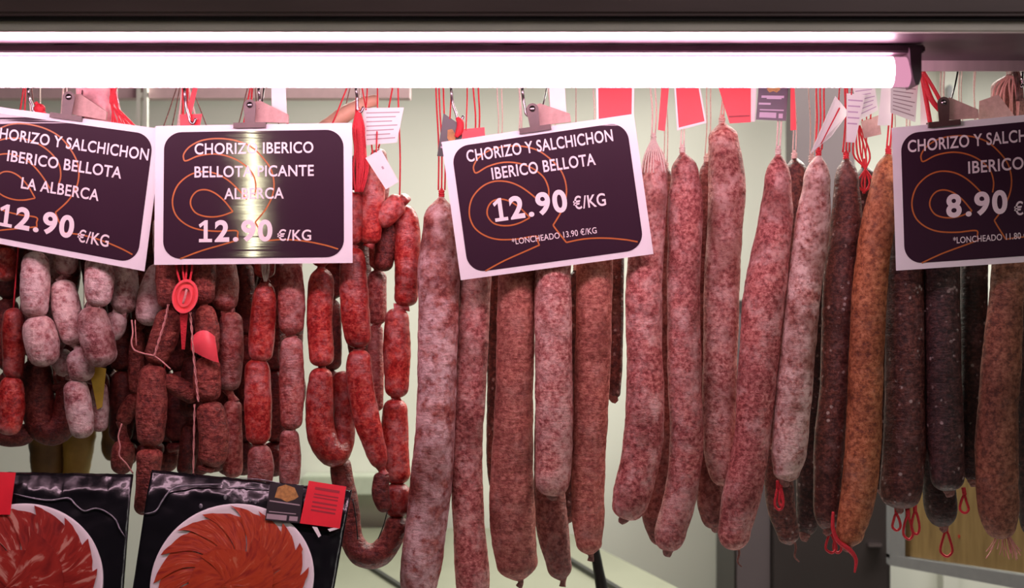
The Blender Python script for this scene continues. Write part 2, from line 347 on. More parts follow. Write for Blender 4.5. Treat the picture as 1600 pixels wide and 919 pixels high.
# back worktop: its rear edge recedes to the left
h = 0.62
def G(px, py, hh=h):                     # a point of the horizontal plane hh below the eye
    d = 2500 * hh / (py - 459.5); return Vector(((px - 800) / 2500 * d, d - D, Z0 - hh))
def wall_seg(name, p, q, z0, z1, th, mat):
    n = (q - p).cross(Vector((0, 0, 1))).normalized() * th
    a, b = Vector((p.x, p.y, z0)), Vector((q.x, q.y, z0))
    mb = MB(); mb.prism([a, b, b + n, a + n], (0, 0, z1 - z0)); return mb.build(name, mat, smooth=False)
e0, e1 = G(935, 856), G(1060, 919)
dirv = (e1 - e0).normalized()
far, near = e0 - dirv * 0.34, e1 + dirv * 0.35
off = Vector((-0.95, 0.0, 0))
wt = MB().prism([near, far, far + off, near + off], (0, 0, -0.04)).build('worktop', M['worktop'], smooth=False)
tag(wt, 'pale green worktop slanting behind the long sausages at bottom centre', 'worktop')
wb = MB().prism([near + Vector((-.03, 0, -.04)), far + Vector((-.03, -.0, -.04)), far + off + Vector((.03, 0, -.04)), near + off + Vector((.03, 0, -.04))], (0, 0, -(Z0 - h - 0.04))).build('worktop_base', M['worktop'], smooth=False)
struct(wb); wb.name = 'trim_6'
def strip(name, p, q, w, hgt, mat, label, cat):
    n = (q - p).cross(Vector((0, 0, 1))).normalized() * w
    mb = MB().prism([p, q, q + n, p + n], (0, 0, hgt)); return tag(mb.build(name, mat, smooth=False), label, cat)
strip('edge_rail', G(893, 878), G(975, 928), 0.012, 0.010, M['rubber'], 'thin black rail on the back worktop behind the dangling knife handle', 'rail')
strip('edge_rail', G(553, 870), G(640, 926), 0.010, 0.008, M['rubber'], 'thin dark rail on the worktop below the U-shaped chorizo ring', 'rail')
bl = MB().tube([W(928, 850, 0.5), W(934, 885, 0.5), W(944, 945, 0.5), W(948, 1020, 0.5)], [0.008, 0.010, 0.013, 0.012], 10)
tag(bl.build('knife_handle', M['rubber']), 'black handle standing below the fifth long pale sausage', 'handle')
# ledge on the wall behind the red strings
lg = MB().box((xat(470, 1.7), 1.70, zat(775, 1.7)), (xat(700, 1.7), 1.80, zat(745, 1.7)), 0.004).build('wall_ledge', M['ledge'], smooth=False)
tag(lg, 'pale green ledge along the back wall behind red chorizo strings', 'ledge')
# dark cabinet and pillar behind the right-hand sausages
Yc = 1.30
cab = thing('dark_cabinet', 'low dark brown cabinet behind the darker sausages at right', 'cabinet', W(1270, 1100, Yc) * 1.0)
MB().box((xat(1148, Yc), Yc, 0.0), (xat(1392, Yc), Yc + 0.35, zat(470, Yc)), 0.006).build('body', M['darkmetal'], cab, smooth=False)
MB().box((xat(1205, Yc), Yc - 0.014, 0.08), (xat(1386, Yc), Yc - 0.002, zat(490, Yc)), 0.004).build('door', M['darkmetal'], cab, smooth=False)
MB().box((xat(1150, Yc), Yc - 0.008, 0.08), (xat(1203, Yc), Yc - 0.002, zat(490, Yc)), 0.002).build('side_panel', M['darkpillar'], cab, smooth=False)
MB().box((xat(1352, Yc), Yc - 0.03, zat(852, Yc)), (xat(1374, Yc), Yc - 0.008, zat(846, Yc)), 0.002).build('handle', M['chrome'], cab, smooth=False)
pil = MB().box((xat(1238, 1.45), 1.45, zat(470, 1.30)), (xat(1336, 1.45), 1.55, zat(60, 1.45)), 0.004).build('pillar', M['darkpillar'], smooth=False)
struct(pil); pil.name = 'trim_7'
# framed plywood board, turned a little towards the camera at its right
bt = thing('framed_board', 'framed plywood board with vertical seams behind the right dark sausages', 'board', W(1500, 900, 0.9))
def BQ(px, py):
    t = (px - 1390) / 230; return W(px, py, 1.0 - 0.22 * t)
def quad_prism(pxs, th): return MB().prism([BQ(*p) for p in pxs], (0, th, 0))
quad_prism([(1408, 640), (1660, 640), (1660, 905), (1408, 868)], 0.015).build('panel', M['wood'], bt, smooth=False)
quad_prism([(1388, 620), (1412, 620), (1412, 868), (1388, 866)], 0.03).v
fr = MB()
for q in ([(1388, 620), (1412, 620), (1412, 876), (1388, 872)], [(1388, 866), (1660, 908), (1660, 932), (1388, 882)], [(1388, 620), (1660, 620), (1660, 640), (1388, 640)], [(1640, 620), (1662, 620), (1662, 925), (1640, 925)]):
    fr.prism([BQ(*p) + Vector((0, -0.012, 0)) for p in q], (0, 0.03, 0))
fr.build('frame', M['greyframe'], bt, smooth=False)
for x in (1466, 1525, 1578):
    MB().prism([BQ(*p) + Vector((0, -0.001, 0)) for p in ((x, 641), (x + 2.0, 641), (x + 2.0, 868 + (x - 1408) * 0.145), (x, 868 + (x - 1408) * 0.145))], (0, 0.002, 0)).build('seam', M['rubber'], bt, smooth=False)
MB().box(tuple(BQ(1500, 838) + Vector((-.004, -.004, -.003))), tuple(BQ(1500, 838) + Vector((.004, 0.0, .003)))).build('sticker', M['redcard'], bt, smooth=False)
# pale post, hams on the back wall
yp = .985
po = MB().box((xat(213, yp), yp, zat(520, yp)), (xat(219, yp), 1.0, zat(122, yp))).box((xat(224, yp), yp, zat(520, yp)), (xat(230, yp), 1.0, zat(122, yp))).box((xat(213, yp), yp + .002, zat(152, yp)), (xat(230, yp), .999, zat(144, yp))).box((xat(213, yp), yp + .002, zat(520, yp)), (xat(230, yp), .999, zat(512, yp)))
tag(po.build('double_bar', M['wall'], smooth=False), 'pale double bar hanging behind the two signs at left', 'bar')

# ------------------------------------------------------------------ canopy lamp
YL = -0.36
zl = zat(112.7, YL); rl = 23.6 * S(YL)
lamp = thing('fluorescent_lamp', 'long glowing pink-white lamp under the grey canopy', 'lamp', Vector((0, YL, zl)))
x0, x1, x2 = xat(-420, YL), xat(1393, YL), xat(1419, YL)
def cyl(xa, xb, r, n, seg=24):
    mb = MB(); vs_ = []; fs = []
    for i in range(n + 1):
        x = xa + (xb - xa) * i / n
        for k in range(seg):
            t = 2 * math.pi * k / seg; vs_.append((x, YL + r * math.cos(t), zl + r * math.sin(t)))
    for i in range(n):
        for k in range(seg): fs.append((i * seg + k, i * seg + (k + 1) % seg, (i + 1) * seg + (k + 1) % seg, (i + 1) * seg + k))
    fs.append(tuple(range(seg))); fs.append(tuple(n * seg + k for k in range(seg)))
    return mb.add(vs_, fs)
cyl(x0, x1, rl, 30).build('tube', M['tube'], lamp)
te = cyl(x1, x2, rl, 2).build('tube_end', M['tube_end'], lamp); te['label'] = 'dimmer pink end of the tube'
MB().box((x0, YL - 0.020, zat(85.5, YL)), (xat(1440, YL), YL + 0.022, zat(73.5, YL)), 0.002).build('housing', M['housing'], lamp, smooth=False)
ec = []
for px, py in ((1421, 74), (1440, 74), (1440, 120), (1436, 132), (1431, 133), (1427, 122), (1423, 100)): ec.append(W(px, py, YL - 0.026))
MB().prism(ec, (0, 0.052, 0)).build('end_cap', M['housing'], lamp, smooth=False)
for px in (100, 800, 1380):
    MB().box((xat(px, YL) - .012, YL - 0.008, zat(75, YL)), (xat(px, YL) + .012, YL + 0.012, zu), 0.001).build('bracket', M['housing'], lamp, smooth=False)
# a lit strip lamp on a column of the market hall, behind the camera: it shows in the film of the signs
hl = thing('column_lamp', 'tall strip lamp on a market hall column', 'lamp', Vector((-1.125, -4.6, 0)))
MB().box((-1.225, -4.72, 0.0), (-1.025, -4.64, 3.4), 0.01).build('column', M['floor'], hl, smooth=False)
MB().box((-1.145, -4.64, Z0 - 0.2), (-1.115, -4.60, Z0 + 0.48), 0.01).build('diffuser', M['hall_tube'], hl, smooth=False)

# hanging rails
RY, RPY = 0.03, 103
rail = MB().tube([W(-260, RPY, RY), W(400, RPY, RY), W(1200, RPY, RY), W(1860, RPY, RY)], 0.007, 12)
tag(rail.build('hanging_rail', M['chrome']), 'chrome front rail that carries the sausages, hidden behind the lamp', 'rail')
RY2 = 0.16
rail2 = MB().tube([W(-260, RPY, RY2), W(400, RPY, RY2), W(1200, RPY, RY2), W(1860, RPY, RY2)], 0.007, 12)
tag(rail2.build('hanging_rail', M['chrome']), 'chrome rear rail behind the front sausages and the lamp', 'rail')
for px in (-230, 560, 1830):
    st = MB().box((xat(px, .03) - .01, -0.215, zat(88, RY)), (xat(px, .03) + .01, 0.18, zat(88, RY) + 0.006)).box((xat(px, .03) - .01, -0.215, zu), (xat(px, .03) + .01, -0.208, zat(88, RY) + 0.006))
    struct(st.build('trim_8', M['alu'], smooth=False))

# ------------------------------------------------------------------ sausages
def sausage_mesh(pts, Y, amp=0.05, seg=28, top='round', bot='round', seed=0, mb=None):
    """pts: (px, py, r_px[, dY]); a swept casing with rounded or gathered ends and a lumpy skin"""
    P = [W(p[0], p[1], Y + (p[3] if len(p) > 3 else 0)) for p in pts]
    rr = [p[2] * S(Y) for p in pts]
    P, rr = spline(P, rr, 14)
    # even resample
    L = [0]
    for a, b in zip(P, P[1:]): L.append(L[-1] + (b - a).length)
    tot = L[-1]; rm = sum(rr) / len(rr); n = max(14, int(tot / (rm * 0.18)))
    ts = []
    ce = min(rm * 0.9, tot * 0.35)
    for i in range(n + 1): ts.append(tot * i / n)
    extra = [tot * 0 + ce * x for x in (0.004, 0.03, 0.08)] ; ts = sorted(set(ts + extra + [tot - x for x in extra]))
    Q = []; Rr = []; j = 0
    for t in ts:
        while j < len(L) - 2 and L[j + 1] < t: j += 1
        u = (t - L[j]) / max(1e-9, L[j + 1] - L[j]); Q.append(P[j].lerp(P[j + 1], u)); r = rr[j] * (1 - u) + rr[j + 1] * u
        for d, kind in ((t, top), (tot - t, bot)):
            if d < ce:
                x = 1 - d / ce
                if kind == 'round': r *= max(0.03, math.sqrt(max(0, 1 - x ** 2.9)))
                elif kind == 'blunt': r *= max(0.05, (1 - x ** 5) ** 0.6)
                elif kind == 'gather': r *= 0.20 + 0.80 * (1 - x ** 1.8)
        Rr.append(r)
    fr = frames(Q); vs_ = []; fs = []; off = Vector((seed * 7.3, seed * 3.1, seed * 1.7))
    for i, (p, (a, b)) in enumerate(zip(Q, fr)):
        for k in range(seg):
            t = 2 * math.pi * k / seg; dr = a * math.cos(t) + b * math.sin(t); q = p + dr * rm
            k1 = mnoise.noise(Vector((q.x * 3, q.y * 3, q.z * 13)) + off) * 1.3 + mnoise.noise(q * 22 + off) * 1.1 + mnoise.noise(q * 60 + off) * 0.7 + mnoise.noise(Vector((q.x * 70, q.y * 70, q.z * 150)) + off) * 0.55
            vs_.append(p + dr * Rr[i] * (1 + amp * k1))
    m = len(Q)
    for i in range(m - 1):
        for k in range(seg): fs.append((i * seg + k, i * seg + (k + 1) % seg, (i + 1) * seg + (k + 1) % seg, (i + 1) * seg + k))
    fs.append(tuple(range(seg))[::-1]); fs.append(tuple((m - 1) * seg + k for k in range(seg)))
    return (mb or MB()).add(vs_, fs)

def wob(pts, Y, a=1.2):
    """px path -> world path with a hand-tied wobble"""
    return [W(x + random.uniform(-a, a), y, Y + random.uniform(-.001, .001)) for x, y in pts]
HOOKS = (46, 104, 150, 290, 398, 434, 559, 620, 640)
def to_rail(x, y, Y, rail_y=None, snap=False):
    ry = RY if (rail_y is None and Y < 0.1) else RY2
    xr = min(HOOKS, key=lambda q: abs(q - x)) + random.uniform(-3, 3) if snap else x + random.uniform(-6, 6)
    a, b = W(x, y, Y), W(xr, RPY, ry)
    return [a, a.lerp(b, .35) + Vector((.002, 0, 0)), a.lerp(b, .7), b + Vector((0, -0.008, 0.004)), b + Vector((0, 0.001, 0.010))]
SEED = [1]
def end_tip(root, x, y, Y, kind):
    """what is tied to the lower tip"""
    s = S(Y)
    if not kind or isinstance(kind, list):
        q = W(x, y - 3, Y - .002); mb = MB().tube([q + Vector((random.uniform(-3, 3) * s, 0, 6 * s)), q, q + Vector((random.uniform(-4, 4) * s, 0, -5 * s)), q + Vector((random.uniform(-7, 7) * s, 0, -9 * s))], [8 * s, 9 * s, 7 * s, 4 * s], 9)
        mb.build('end_knot', M['tie'], root)
    if not kind: return
    if kind == 'stub':
        MB().tube(wob([(x, y - 6), (x + 1, y + 2), (x - 1, y + 9)], Y), [6 * s, 4.5 * s, 5.5 * s], 10).build('end_knot', M['tie'], root)
    elif kind == 'frayed':
        mb = MB()
        for i in range(18):
            a = random.uniform(-26, 26); q = random.uniform(14, 34); mb.tube([W(x + a * .35, y - 8, Y + random.uniform(-.008, .008)), W(x + a * .8, y + q * .5, Y + random.uniform(-.012, .01)), W(x + a * 1.15 + random.uniform(-5, 5), y + q, Y + random.uniform(-.014, .01))], 0.8 * s, 5)
        mb.build('frayed_string', M['twine_pink'], root)
    elif kind == 'dangle':
        MB().tube(wob([(x + 4, y - 12), (x + 8, y + 4), (x + 6, y + 18), (x + 12, y + 26)], Y), [2.4 * s, 2 * s, 1.6 * s, 1.2 * s], 6).build('end_string', M['tie'], root)
    else:                                        # list of loops: (dx, dy, w, h)
        for (dx, dy, w, hh) in kind:
            lp = [(x + dx, y + dy), (x + dx + w * .35, y + dy + hh * .4), (x + dx + w * .5, y + dy + hh * .8), (x + dx + w * .1, y + dy + hh), (x + dx - w * .4, y + dy + hh * .8), (x + dx - w * .3, y + dy + hh * .4)]
            MB().tube(wob(lp, Y, .6), 2.1 * s, 7, closed=True).tube(wob([(x + dx, y + dy - 12), (x + dx, y + dy)], Y), 3.4 * s, 7).build('end_loop', M['twine_red'], root)

def long_sausage(pts, Y, mat, label, top='gather', bot='round', tie='twine', tip=None, amp=0.035, strands=2, group=None, fan=None):
    x, y = pts[0][0], pts[0][1]
    root = thing('cured_sausage', label, 'sausage', W(x, y, Y), group)
    SEED[0] += 1
    sausage_mesh(pts, Y, amp, 32, top, bot, SEED[0]).build('casing', M[mat], root)
    s = S(Y)
    # knot round the gathered neck
    mb = MB()
    rn = max(3.0, pts[0][2] * .30)
    for k in range(3):
        yy = y + 2 - k * 3.2; mb.tube([W(x, yy, Y) + Vector((math.cos(t) * rn * s, math.sin(t) * rn * s, random.uniform(-1, 1) * s)) for t in [i * math.pi / 4 for i in range(8)]], 2.0 * s, 6, closed=True)
    mb.ball(W(x, y - 7, Y), rn * s * .95, 10, (1, 1, 1.3))
    mb.build('knot', M[tie], root)
    mb = MB()
    for k in range(strands):
        mb.tube(to_rail(x + (k - .5 * (strands - 1)) * 5, y - 7, Y), (1.0 if Y > .05 else 1.5) * s, 6)
    mb.build('twine', M[tie], root)
    if fan:                                       # netting drawn over the shoulder
        mb = MB()
        for k in range(9):
            a = -0.5 + k / 8
            mb.tube([W(x, y - 4, Y - .003), W(x + a * fan * .7, y + 24, Y - 0.8 * pts[1][2] * s), W(x + a * fan, y + 52, Y - pts[1][2] * s * (1.02 - abs(a) * .7))], 1.3 * s, 5)
        mb.build('netting', M['twine'], root)
    end_tip(root, pts[-1][0], pts[-1][1], Y, tip)
    return root

LS = long_sausage
# --- front row, left to right
LS([(690, 304, 9), (688, 345, 27), (686, 420, 33), (684, 520, 31), (681, 650, 31), (673, 760, 33), (661, 860, 33), (651, 935, 28)], 0.0, 'patchy', 'longest pale sausage with white bloom, hanging just left of the tilted 12.90 sign', tie='twine_red', strands=3)
LS([(745, 230, 8), (744, 280, 24), (742, 440, 25), (736, 600, 24), (730, 700, 24), (731, 800, 25), (737, 880, 27), (740, 945, 24)], 0.02, 'pale_rose', 'dusky pink sausage behind the left end of the tilted sign, cut by the frame bottom', tie='twine_red')
LS([(812, 230, 8), (810, 280, 28), (808, 420, 30), (804, 600, 30), (800, 720, 33), (801, 820, 36), (808, 880, 32), (812, 908, 16)], 0.0, 'brick', 'thick brick-pink sausage below the middle of the tilted 12.90 sign', tip='stub')
LS([(863, 220, 8), (864, 270, 26), (864, 420, 29), (865, 560, 29), (866, 680, 29), (864, 740, 28), (862, 776, 21)], -0.022, 'pale', 'shorter pale sausage with a greyish rounded tip near centre, below the tilted sign', bot='blunt')
LS([(930, 225, 8), (930, 280, 25), (929, 430, 28), (925, 600, 28), (920, 700, 27), (919, 800, 26), (921, 850, 20), (923, 868, 9)], 0.0, 'brick', 'rosy sausage with a narrow knotted tip below the right end of the tilted sign', tip='stub')
LS([(1021, 218, 8), (1022, 262, 20), (1016, 320, 27), (1006, 450, 28), (1008, 600, 29), (1004, 700, 31), (988, 770, 30), (976, 812, 22)], -0.01, 'pale_rose', 'pink sausage with white netting at its neck, touching the tilted sign and bending left', bot='blunt', fan=38)
LS([(1066, 236, 9), (1070, 270, 22), (1071, 320, 27), (1068, 450, 26), (1070, 600, 26.5), (1073, 690, 26), (1064, 770, 25), (1048, 830, 25), (1044, 862, 17)], -0.005, 'pale_rose', 'bright pink sausage right of the netted one, curving left to a blunt tied tip', tip=None, bot='blunt')
LS([(1128, 190, 12), (1130, 215, 23), (1136, 290, 29), (1129, 420, 27.5), (1126, 540, 27), (1124, 640, 28), (1127, 710, 26), (1135, 760, 20)], 0.03, 'pale', 'tallest pale sausage hanging highest, beneath a red tag right of centre', bot='round')
LS([(1216, 238, 9), (1215, 285, 21), (1211, 350, 27), (1196, 450, 33), (1184, 580, 31), (1174, 690, 28), (1160, 770, 30), (1148, 830, 26), (1147, 860, 17)], -0.02, 'pale_rose', 'long pinkish sausage slanting down to the left, frayed brown string at its tip', tip='dangle', bot='blunt')
LS([(1279, 240, 9), (1276, 285, 21), (1270, 350, 27), (1257, 450, 26), (1242, 600, 28), (1233, 700, 28), (1228, 740, 21), (1226, 755, 9)], -0.03, 'powder', 'white-powdered sausage slanting left with a red string loop at its tip', tie='twine_red', tip=[(-10, 8, 14, 34), (-6, 6, 8, 30)], strands=3)
LS([(1322, 245, 9), (1323, 285, 19), (1322, 350, 24), (1311, 450, 25), (1304, 600, 23), (1296, 700, 24), (1293, 790, 22), (1294, 830, 12)], 0.02, 'darkred', 'dark red-brown sausage between the powdered one and the orange-brown one', tie='twine_red', tip=[(4, 4, 18, 30)], strands=3)
LS([(1388, 238, 10), (1382, 285, 21), (1372, 350, 26), (1359, 450, 26), (1352, 600, 27), (1348, 700, 27), (1340, 780, 27), (1327, 835, 22), (1324, 856, 12)], -0.022, 'brown', 'orange-brown sausage with red string trailing from its tip, left of the 8.90 sign', tie='twine_red')
LS([(1418, 240, 8), (1418, 290, 24), (1414, 430, 29), (1414, 600, 31), (1413, 700, 34), (1408, 760, 33), (1406, 795, 26)], 0.012, 'darkred', 'dark sausage flecked with white and two red loops, left below the 8.90 sign', tip=[(-6, 8, 14, 26), (12, 12, 16, 36), (24, 4, 14, 36)], bot='blunt')
LS([(1472, 240, 8), (1472, 290, 22), (1472, 430, 27), (1474, 560, 28), (1477, 680, 29), (1480, 740, 27), (1482, 768, 20)], 0.0, 'black', 'near-black sausage with a red loop at its right tip below the 8.90 sign', tip=[(24, 6, 14, 28)], bot='blunt')
LS([(1576, 240, 8), (1576, 290, 22), (1574, 430, 25), (1562, 600, 31), (1557, 700, 33), (1560, 790, 31), (1567, 842, 20)], -0.01, 'umber', 'brown sausage with a frayed bundle of string at its tip near the right edge', tip='frayed', bot='blunt')
LS([(1618, 240, 8), (1616, 290, 22), (1614, 430, 24), (1610, 600, 24), (1612, 760, 24), (1614, 838, 16)], 0.06, 'black', 'near-black sausage cut by the right frame edge')
# --- second row
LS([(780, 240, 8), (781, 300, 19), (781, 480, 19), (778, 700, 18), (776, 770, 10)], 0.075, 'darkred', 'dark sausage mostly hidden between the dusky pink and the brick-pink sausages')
LS([(866, 300, 8), (866, 350, 24), (863, 600, 25), (858, 760, 25), (864, 830, 25), (874, 885, 20), (879, 908, 9)], 0.06, 'shaded_rose', 'shaded sausage whose lower end shows below the greyish rounded tip', tip='stub')
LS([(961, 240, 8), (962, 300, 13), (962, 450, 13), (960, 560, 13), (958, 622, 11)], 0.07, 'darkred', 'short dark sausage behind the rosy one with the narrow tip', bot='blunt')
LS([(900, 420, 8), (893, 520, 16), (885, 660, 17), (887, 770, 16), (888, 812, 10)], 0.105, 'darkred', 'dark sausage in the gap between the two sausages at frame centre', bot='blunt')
LS([(1040, 260, 8), (1041, 320, 17), (1038, 600, 20), (1030, 720, 22), (1024, 800, 22), (1036, 852, 15)], 0.075, 'shaded_rose', 'shaded sausage between the netted one and the bright pink one')
LS([(1104, 250, 8), (1104, 320, 17), (1100, 500, 17), (1104, 680, 20), (1110, 780, 22), (1118, 826, 15)], 0.08, 'shaded_rose', 'shaded sausage showing left of and below the tallest pale one')
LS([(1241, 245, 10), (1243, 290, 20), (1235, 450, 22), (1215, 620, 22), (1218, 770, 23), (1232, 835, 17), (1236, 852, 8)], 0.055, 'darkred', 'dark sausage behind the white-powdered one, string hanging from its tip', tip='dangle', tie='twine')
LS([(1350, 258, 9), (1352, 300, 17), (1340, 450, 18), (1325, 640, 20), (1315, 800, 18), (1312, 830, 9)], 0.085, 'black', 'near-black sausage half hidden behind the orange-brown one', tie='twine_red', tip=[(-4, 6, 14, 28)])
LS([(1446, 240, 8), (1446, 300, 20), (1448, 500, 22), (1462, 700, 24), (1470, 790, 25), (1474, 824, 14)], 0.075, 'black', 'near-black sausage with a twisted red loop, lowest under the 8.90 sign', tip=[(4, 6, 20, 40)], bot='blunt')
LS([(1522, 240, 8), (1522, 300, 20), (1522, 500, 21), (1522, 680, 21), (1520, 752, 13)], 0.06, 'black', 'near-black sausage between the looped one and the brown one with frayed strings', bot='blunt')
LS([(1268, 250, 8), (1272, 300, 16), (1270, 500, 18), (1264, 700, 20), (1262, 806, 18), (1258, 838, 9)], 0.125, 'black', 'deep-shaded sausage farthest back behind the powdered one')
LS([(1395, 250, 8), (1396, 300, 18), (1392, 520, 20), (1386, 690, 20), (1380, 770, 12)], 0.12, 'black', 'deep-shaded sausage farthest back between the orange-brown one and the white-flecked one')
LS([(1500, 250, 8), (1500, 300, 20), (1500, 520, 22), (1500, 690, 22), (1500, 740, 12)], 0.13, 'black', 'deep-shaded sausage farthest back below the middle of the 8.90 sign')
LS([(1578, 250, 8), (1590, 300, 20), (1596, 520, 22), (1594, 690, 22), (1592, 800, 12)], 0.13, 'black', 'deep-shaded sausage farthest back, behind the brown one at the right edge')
# red strings that trail from the orange-brown sausage
rs = MB().tube(wob([(1301, 800), (1302, 826), (1310, 846), (1326, 858), (1337, 874), (1336, 895)], -0.035), [2.2e-3, 3.2e-3, 3.4e-3, 4e-3, 3e-3, 1.6e-3], 8)
tag(rs.build('string', M['twine_red']), 'bright red string trailing below the orange-brown sausage', 'string')

# ------------------------------------------------------------------ strings of short links
def ln(x0, y0, x1, y1, r, bow=0, dy=0):
    bow += random.uniform(-3.2, 3.2)
    mx, my = (x0 + x1) / 2 + bow, (y0 + y1) / 2
    L = max(1, math.hypot(x1 - x0, y1 - y0)); ux, uy = (x1 - x0) / L, (y1 - y0) / L
    x0, y0, x1, y1 = x0 - 3 * ux, y0 - 3 * uy, x1 + 3 * ux, y1 + 3 * uy
    return [(x0, y0, r * random.uniform(.82, .92), dy), (mx, my, r * 1.05, dy), (x1, y1, r * random.uniform(.84, .95), dy)]
def chain(links, Y, mat, label, upper=True, tie='twine_red', mats=None, ends=None, group=None, amp=0.05):
    x, y = links[0][0][0], links[0][0][1]
    ls = list(links)
    if upper:
        r = sum(p[2] for p in links[0]) / len(links[0])
        yy = y
        while yy > 300:
            ls.insert(0, ln(x + random.uniform(-3, 3), max(235, yy - 98), x, yy - 4, r)); yy -= 100
            x, y = ls[0][0][0], ls[0][0][1]
    root = thing('chorizo_string', label, 'sausage string', W(x, y, Y), group)
    for i, l in enumerate(ls):
        SEED[0] += 1
        k = i - (len(ls) - len(links))
        mm = mats[k] if (mats and k >= 0) else mat
        a, b = (ends[k] if (ends and k >= 0) else ('round', 'round'))
        sausage_mesh(l, Y, amp, 26, a, b, SEED[0]).build('link', M[mm], root)
    mb = MB(); s = S(Y)
    for a, b in zip(ls, ls[1:]):
        p, q = a[-1], b[0]
        A, B = W(p[0], p[1], Y + (p[3] if len(p) > 3 else 0)), W(q[0], q[1], Y + (q[3] if len(q) > 3 else 0))
        d = (B - A); d = d.normalized() if d.length > 1e-5 else Vector((0, 0, -1))
        MB().tube([A - d * 5 * s, A.lerp(B, .5), B + d * 5 * s], [9 * s, 6 * s, 9 * s], 10).build('twist', M[mat], root)
    MB().tube(to_rail(x, y + 3, Y, snap=True), (1.0 if Y > .09 else 1.4) * s, 6).build('twine', M['tie' if Y > .09 else tie], root)
    return root
# mouldy grey-pink links under the leftmost sign
chain([ln(53, 300, 53, 388, 21), ln(54, 396, 53, 495, 22.5), ln(57, 496, 72, 570, 25, 1)], -0.01, 'mould', 'grey-pink mouldy links under the leftmost sign, ending in a fat oval', upper=False, tie='twine', ends=[('round', 'round'), ('round', 'round'), ('round', 'round')])
chain([ln(100, 345, 101, 427, 19), ln(97, 440, 117, 536, 21.5, -3), ln(122, 548, 126, 594, 21), ln(117, 596, 130, 682, 19.5)], 0.012, 'mould', 'mouldy links in the middle of the grey cluster, reaching lowest', tie='twine')
chain([ln(153, 330, 153, 396, 22), ln(153, 400, 153, 477, 22.5), ln(142, 481, 162, 570, 26.5, 2)], -0.015, 'mould', 'mouldy links ending in the whitest oval of the grey cluster', upper=False, tie='twine', ends=[('round', 'round'), ('round', 'round'), ('round', 'round')])
chain([ln(196, 330, 196, 402, 20), ln(195, 408, 194, 487, 20.5), ln(182, 490, 172, 528, 18)], 0.028, 'mould', 'mouldy links left of the red seal, second from right in the grey cluster', upper=False, tie='twine')
chain([ln(254, 340, 254, 408, 17), ln(252, 416, 230, 506, 22, -1)], 0.025, 'mould', 'pale mouldy link beside the red seal, rightmost of the grey cluster', upper=False, tie='twine')
chain([ln(88, 552, 108, 584, 18), ln(155, 600, 155, 672, 14)], 0.052, 'mould', 'shaded mouldy links behind and below the grey cluster', tie='twine')
# red strings at the left edge
chain([ln(6, 300, 8, 384, 20), ln(8, 388, 8, 437, 19)], 0.03, 'red', 'short red chorizo peeking under the left end of the leftmost sign', upper=False)
chain([ln(21, 484, 20, 590, 17.5), ln(18, 590, 12, 677, 20)], 0.02, 'red', 'red chorizo string with white bits at the left frame edge', upper=False)
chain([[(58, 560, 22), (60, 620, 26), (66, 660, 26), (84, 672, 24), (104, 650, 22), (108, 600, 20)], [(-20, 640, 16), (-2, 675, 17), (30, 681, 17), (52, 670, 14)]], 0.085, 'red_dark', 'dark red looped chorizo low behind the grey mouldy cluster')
# wrinkled strings with the red seal
chain([ln(264, 486, 240, 566, 21, 2), ln(240, 572, 235, 696, 23.5, -2), [(234, 700, 22), (232, 740, 19), (222, 805, 14)]], -0.02, 'wrinkled', 'wrinkled brown-red chorizo string hanging left of the red seal, ending between the two ham packs', tie='twine')
chain([ln(319, 480, 324, 556, 19), ln(326, 560, 327, 626, 21), ln(325, 630, 328, 727, 23.5, 5), [(323, 728, 13), (321, 738, 13)]], -0.02, 'wrinkled', 'wrinkled chorizo string hanging below the folded red tag', tie='twine')
chain([ln(258, 592, 306, 622, 14, 3)], -0.012, 'wrinkled', 'short wrinkled link bridging the two wrinkled strings', upper=False)
chain([ln(212, 620, 192, 660, 13), ln(194, 690, 188, 738, 18)], 0.062, 'wrinkled', 'thin wrinkled links at the left of the wrinkled pair', tie='twine')
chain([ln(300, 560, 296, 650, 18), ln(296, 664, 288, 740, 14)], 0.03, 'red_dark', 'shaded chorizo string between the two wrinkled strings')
# red strings from the second sign to the long sausages
chain([ln(350, 330, 350, 404, 20), ln(349, 408, 351, 484, 21), ln(361, 490, 357, 608, 19, 1), ln(364, 628, 364, 744, 16)], 0.015, 'red_pale', 'pinkish-red links right of the red seal, first string under the bellota picante sign', upper=False)
chain([ln(382, 415, 383, 520, 15), ln(386, 525, 385, 640, 14)], 0.055, 'red_dark', 'shaded thin links between the first two strings under the bellota picante sign')
chain([[(414, 436, 10), (413, 470, 19), (409, 520, 20.5), (407, 566, 18)], ln(402, 563, 403, 692, 21.5), ln(404, 697, 405, 760, 20)], -0.01, 'red', 'red links with white netting at their top, under the bellota picante sign', tie='twine', mats=['red', 'red', 'red_pale'], ends=[('gather', 'round'), ('round', 'round'), ('round', 'round')])
chain([ln(455, 412, 455, 521, 20.5), ln(456, 529, 455, 669, 19.5), ln(452, 673, 452, 762, 16.5)], 0.0, 'red_pale', 'pale-bloomed links under the right half of the bellota picante sign')
chain([[(502, 418, 12), (502, 445, 19.5), (499, 500, 20), (503, 573, 19)], [(503, 574, 18), (499, 630, 22), (503, 680, 22), (521, 710, 20), (536, 690, 17, .02), (538, 640, 17, .03), (535, 580, 17, .035)]], 0.005, 'red', 'shiny red links whose lowest one hooks up into a U beside pale wall', mats=['red', 'red'])
chain([ln(550, 300, 549, 380, 19), [(551, 386, 18), (552, 430, 22), (555, 490, 22.5), (562, 544, 19)], [(561, 546, 18), (562, 590, 21), (572, 650, 21), (586, 700, 17), (596, 732, 12)], [(598, 738, 12), (594, 770, 14), (604, 800, 11)]], -0.012, 'red', 'bright red links hanging past the right end of the bellota picante sign', upper=False, mats=['red', 'red', 'red', 'red_dark'])
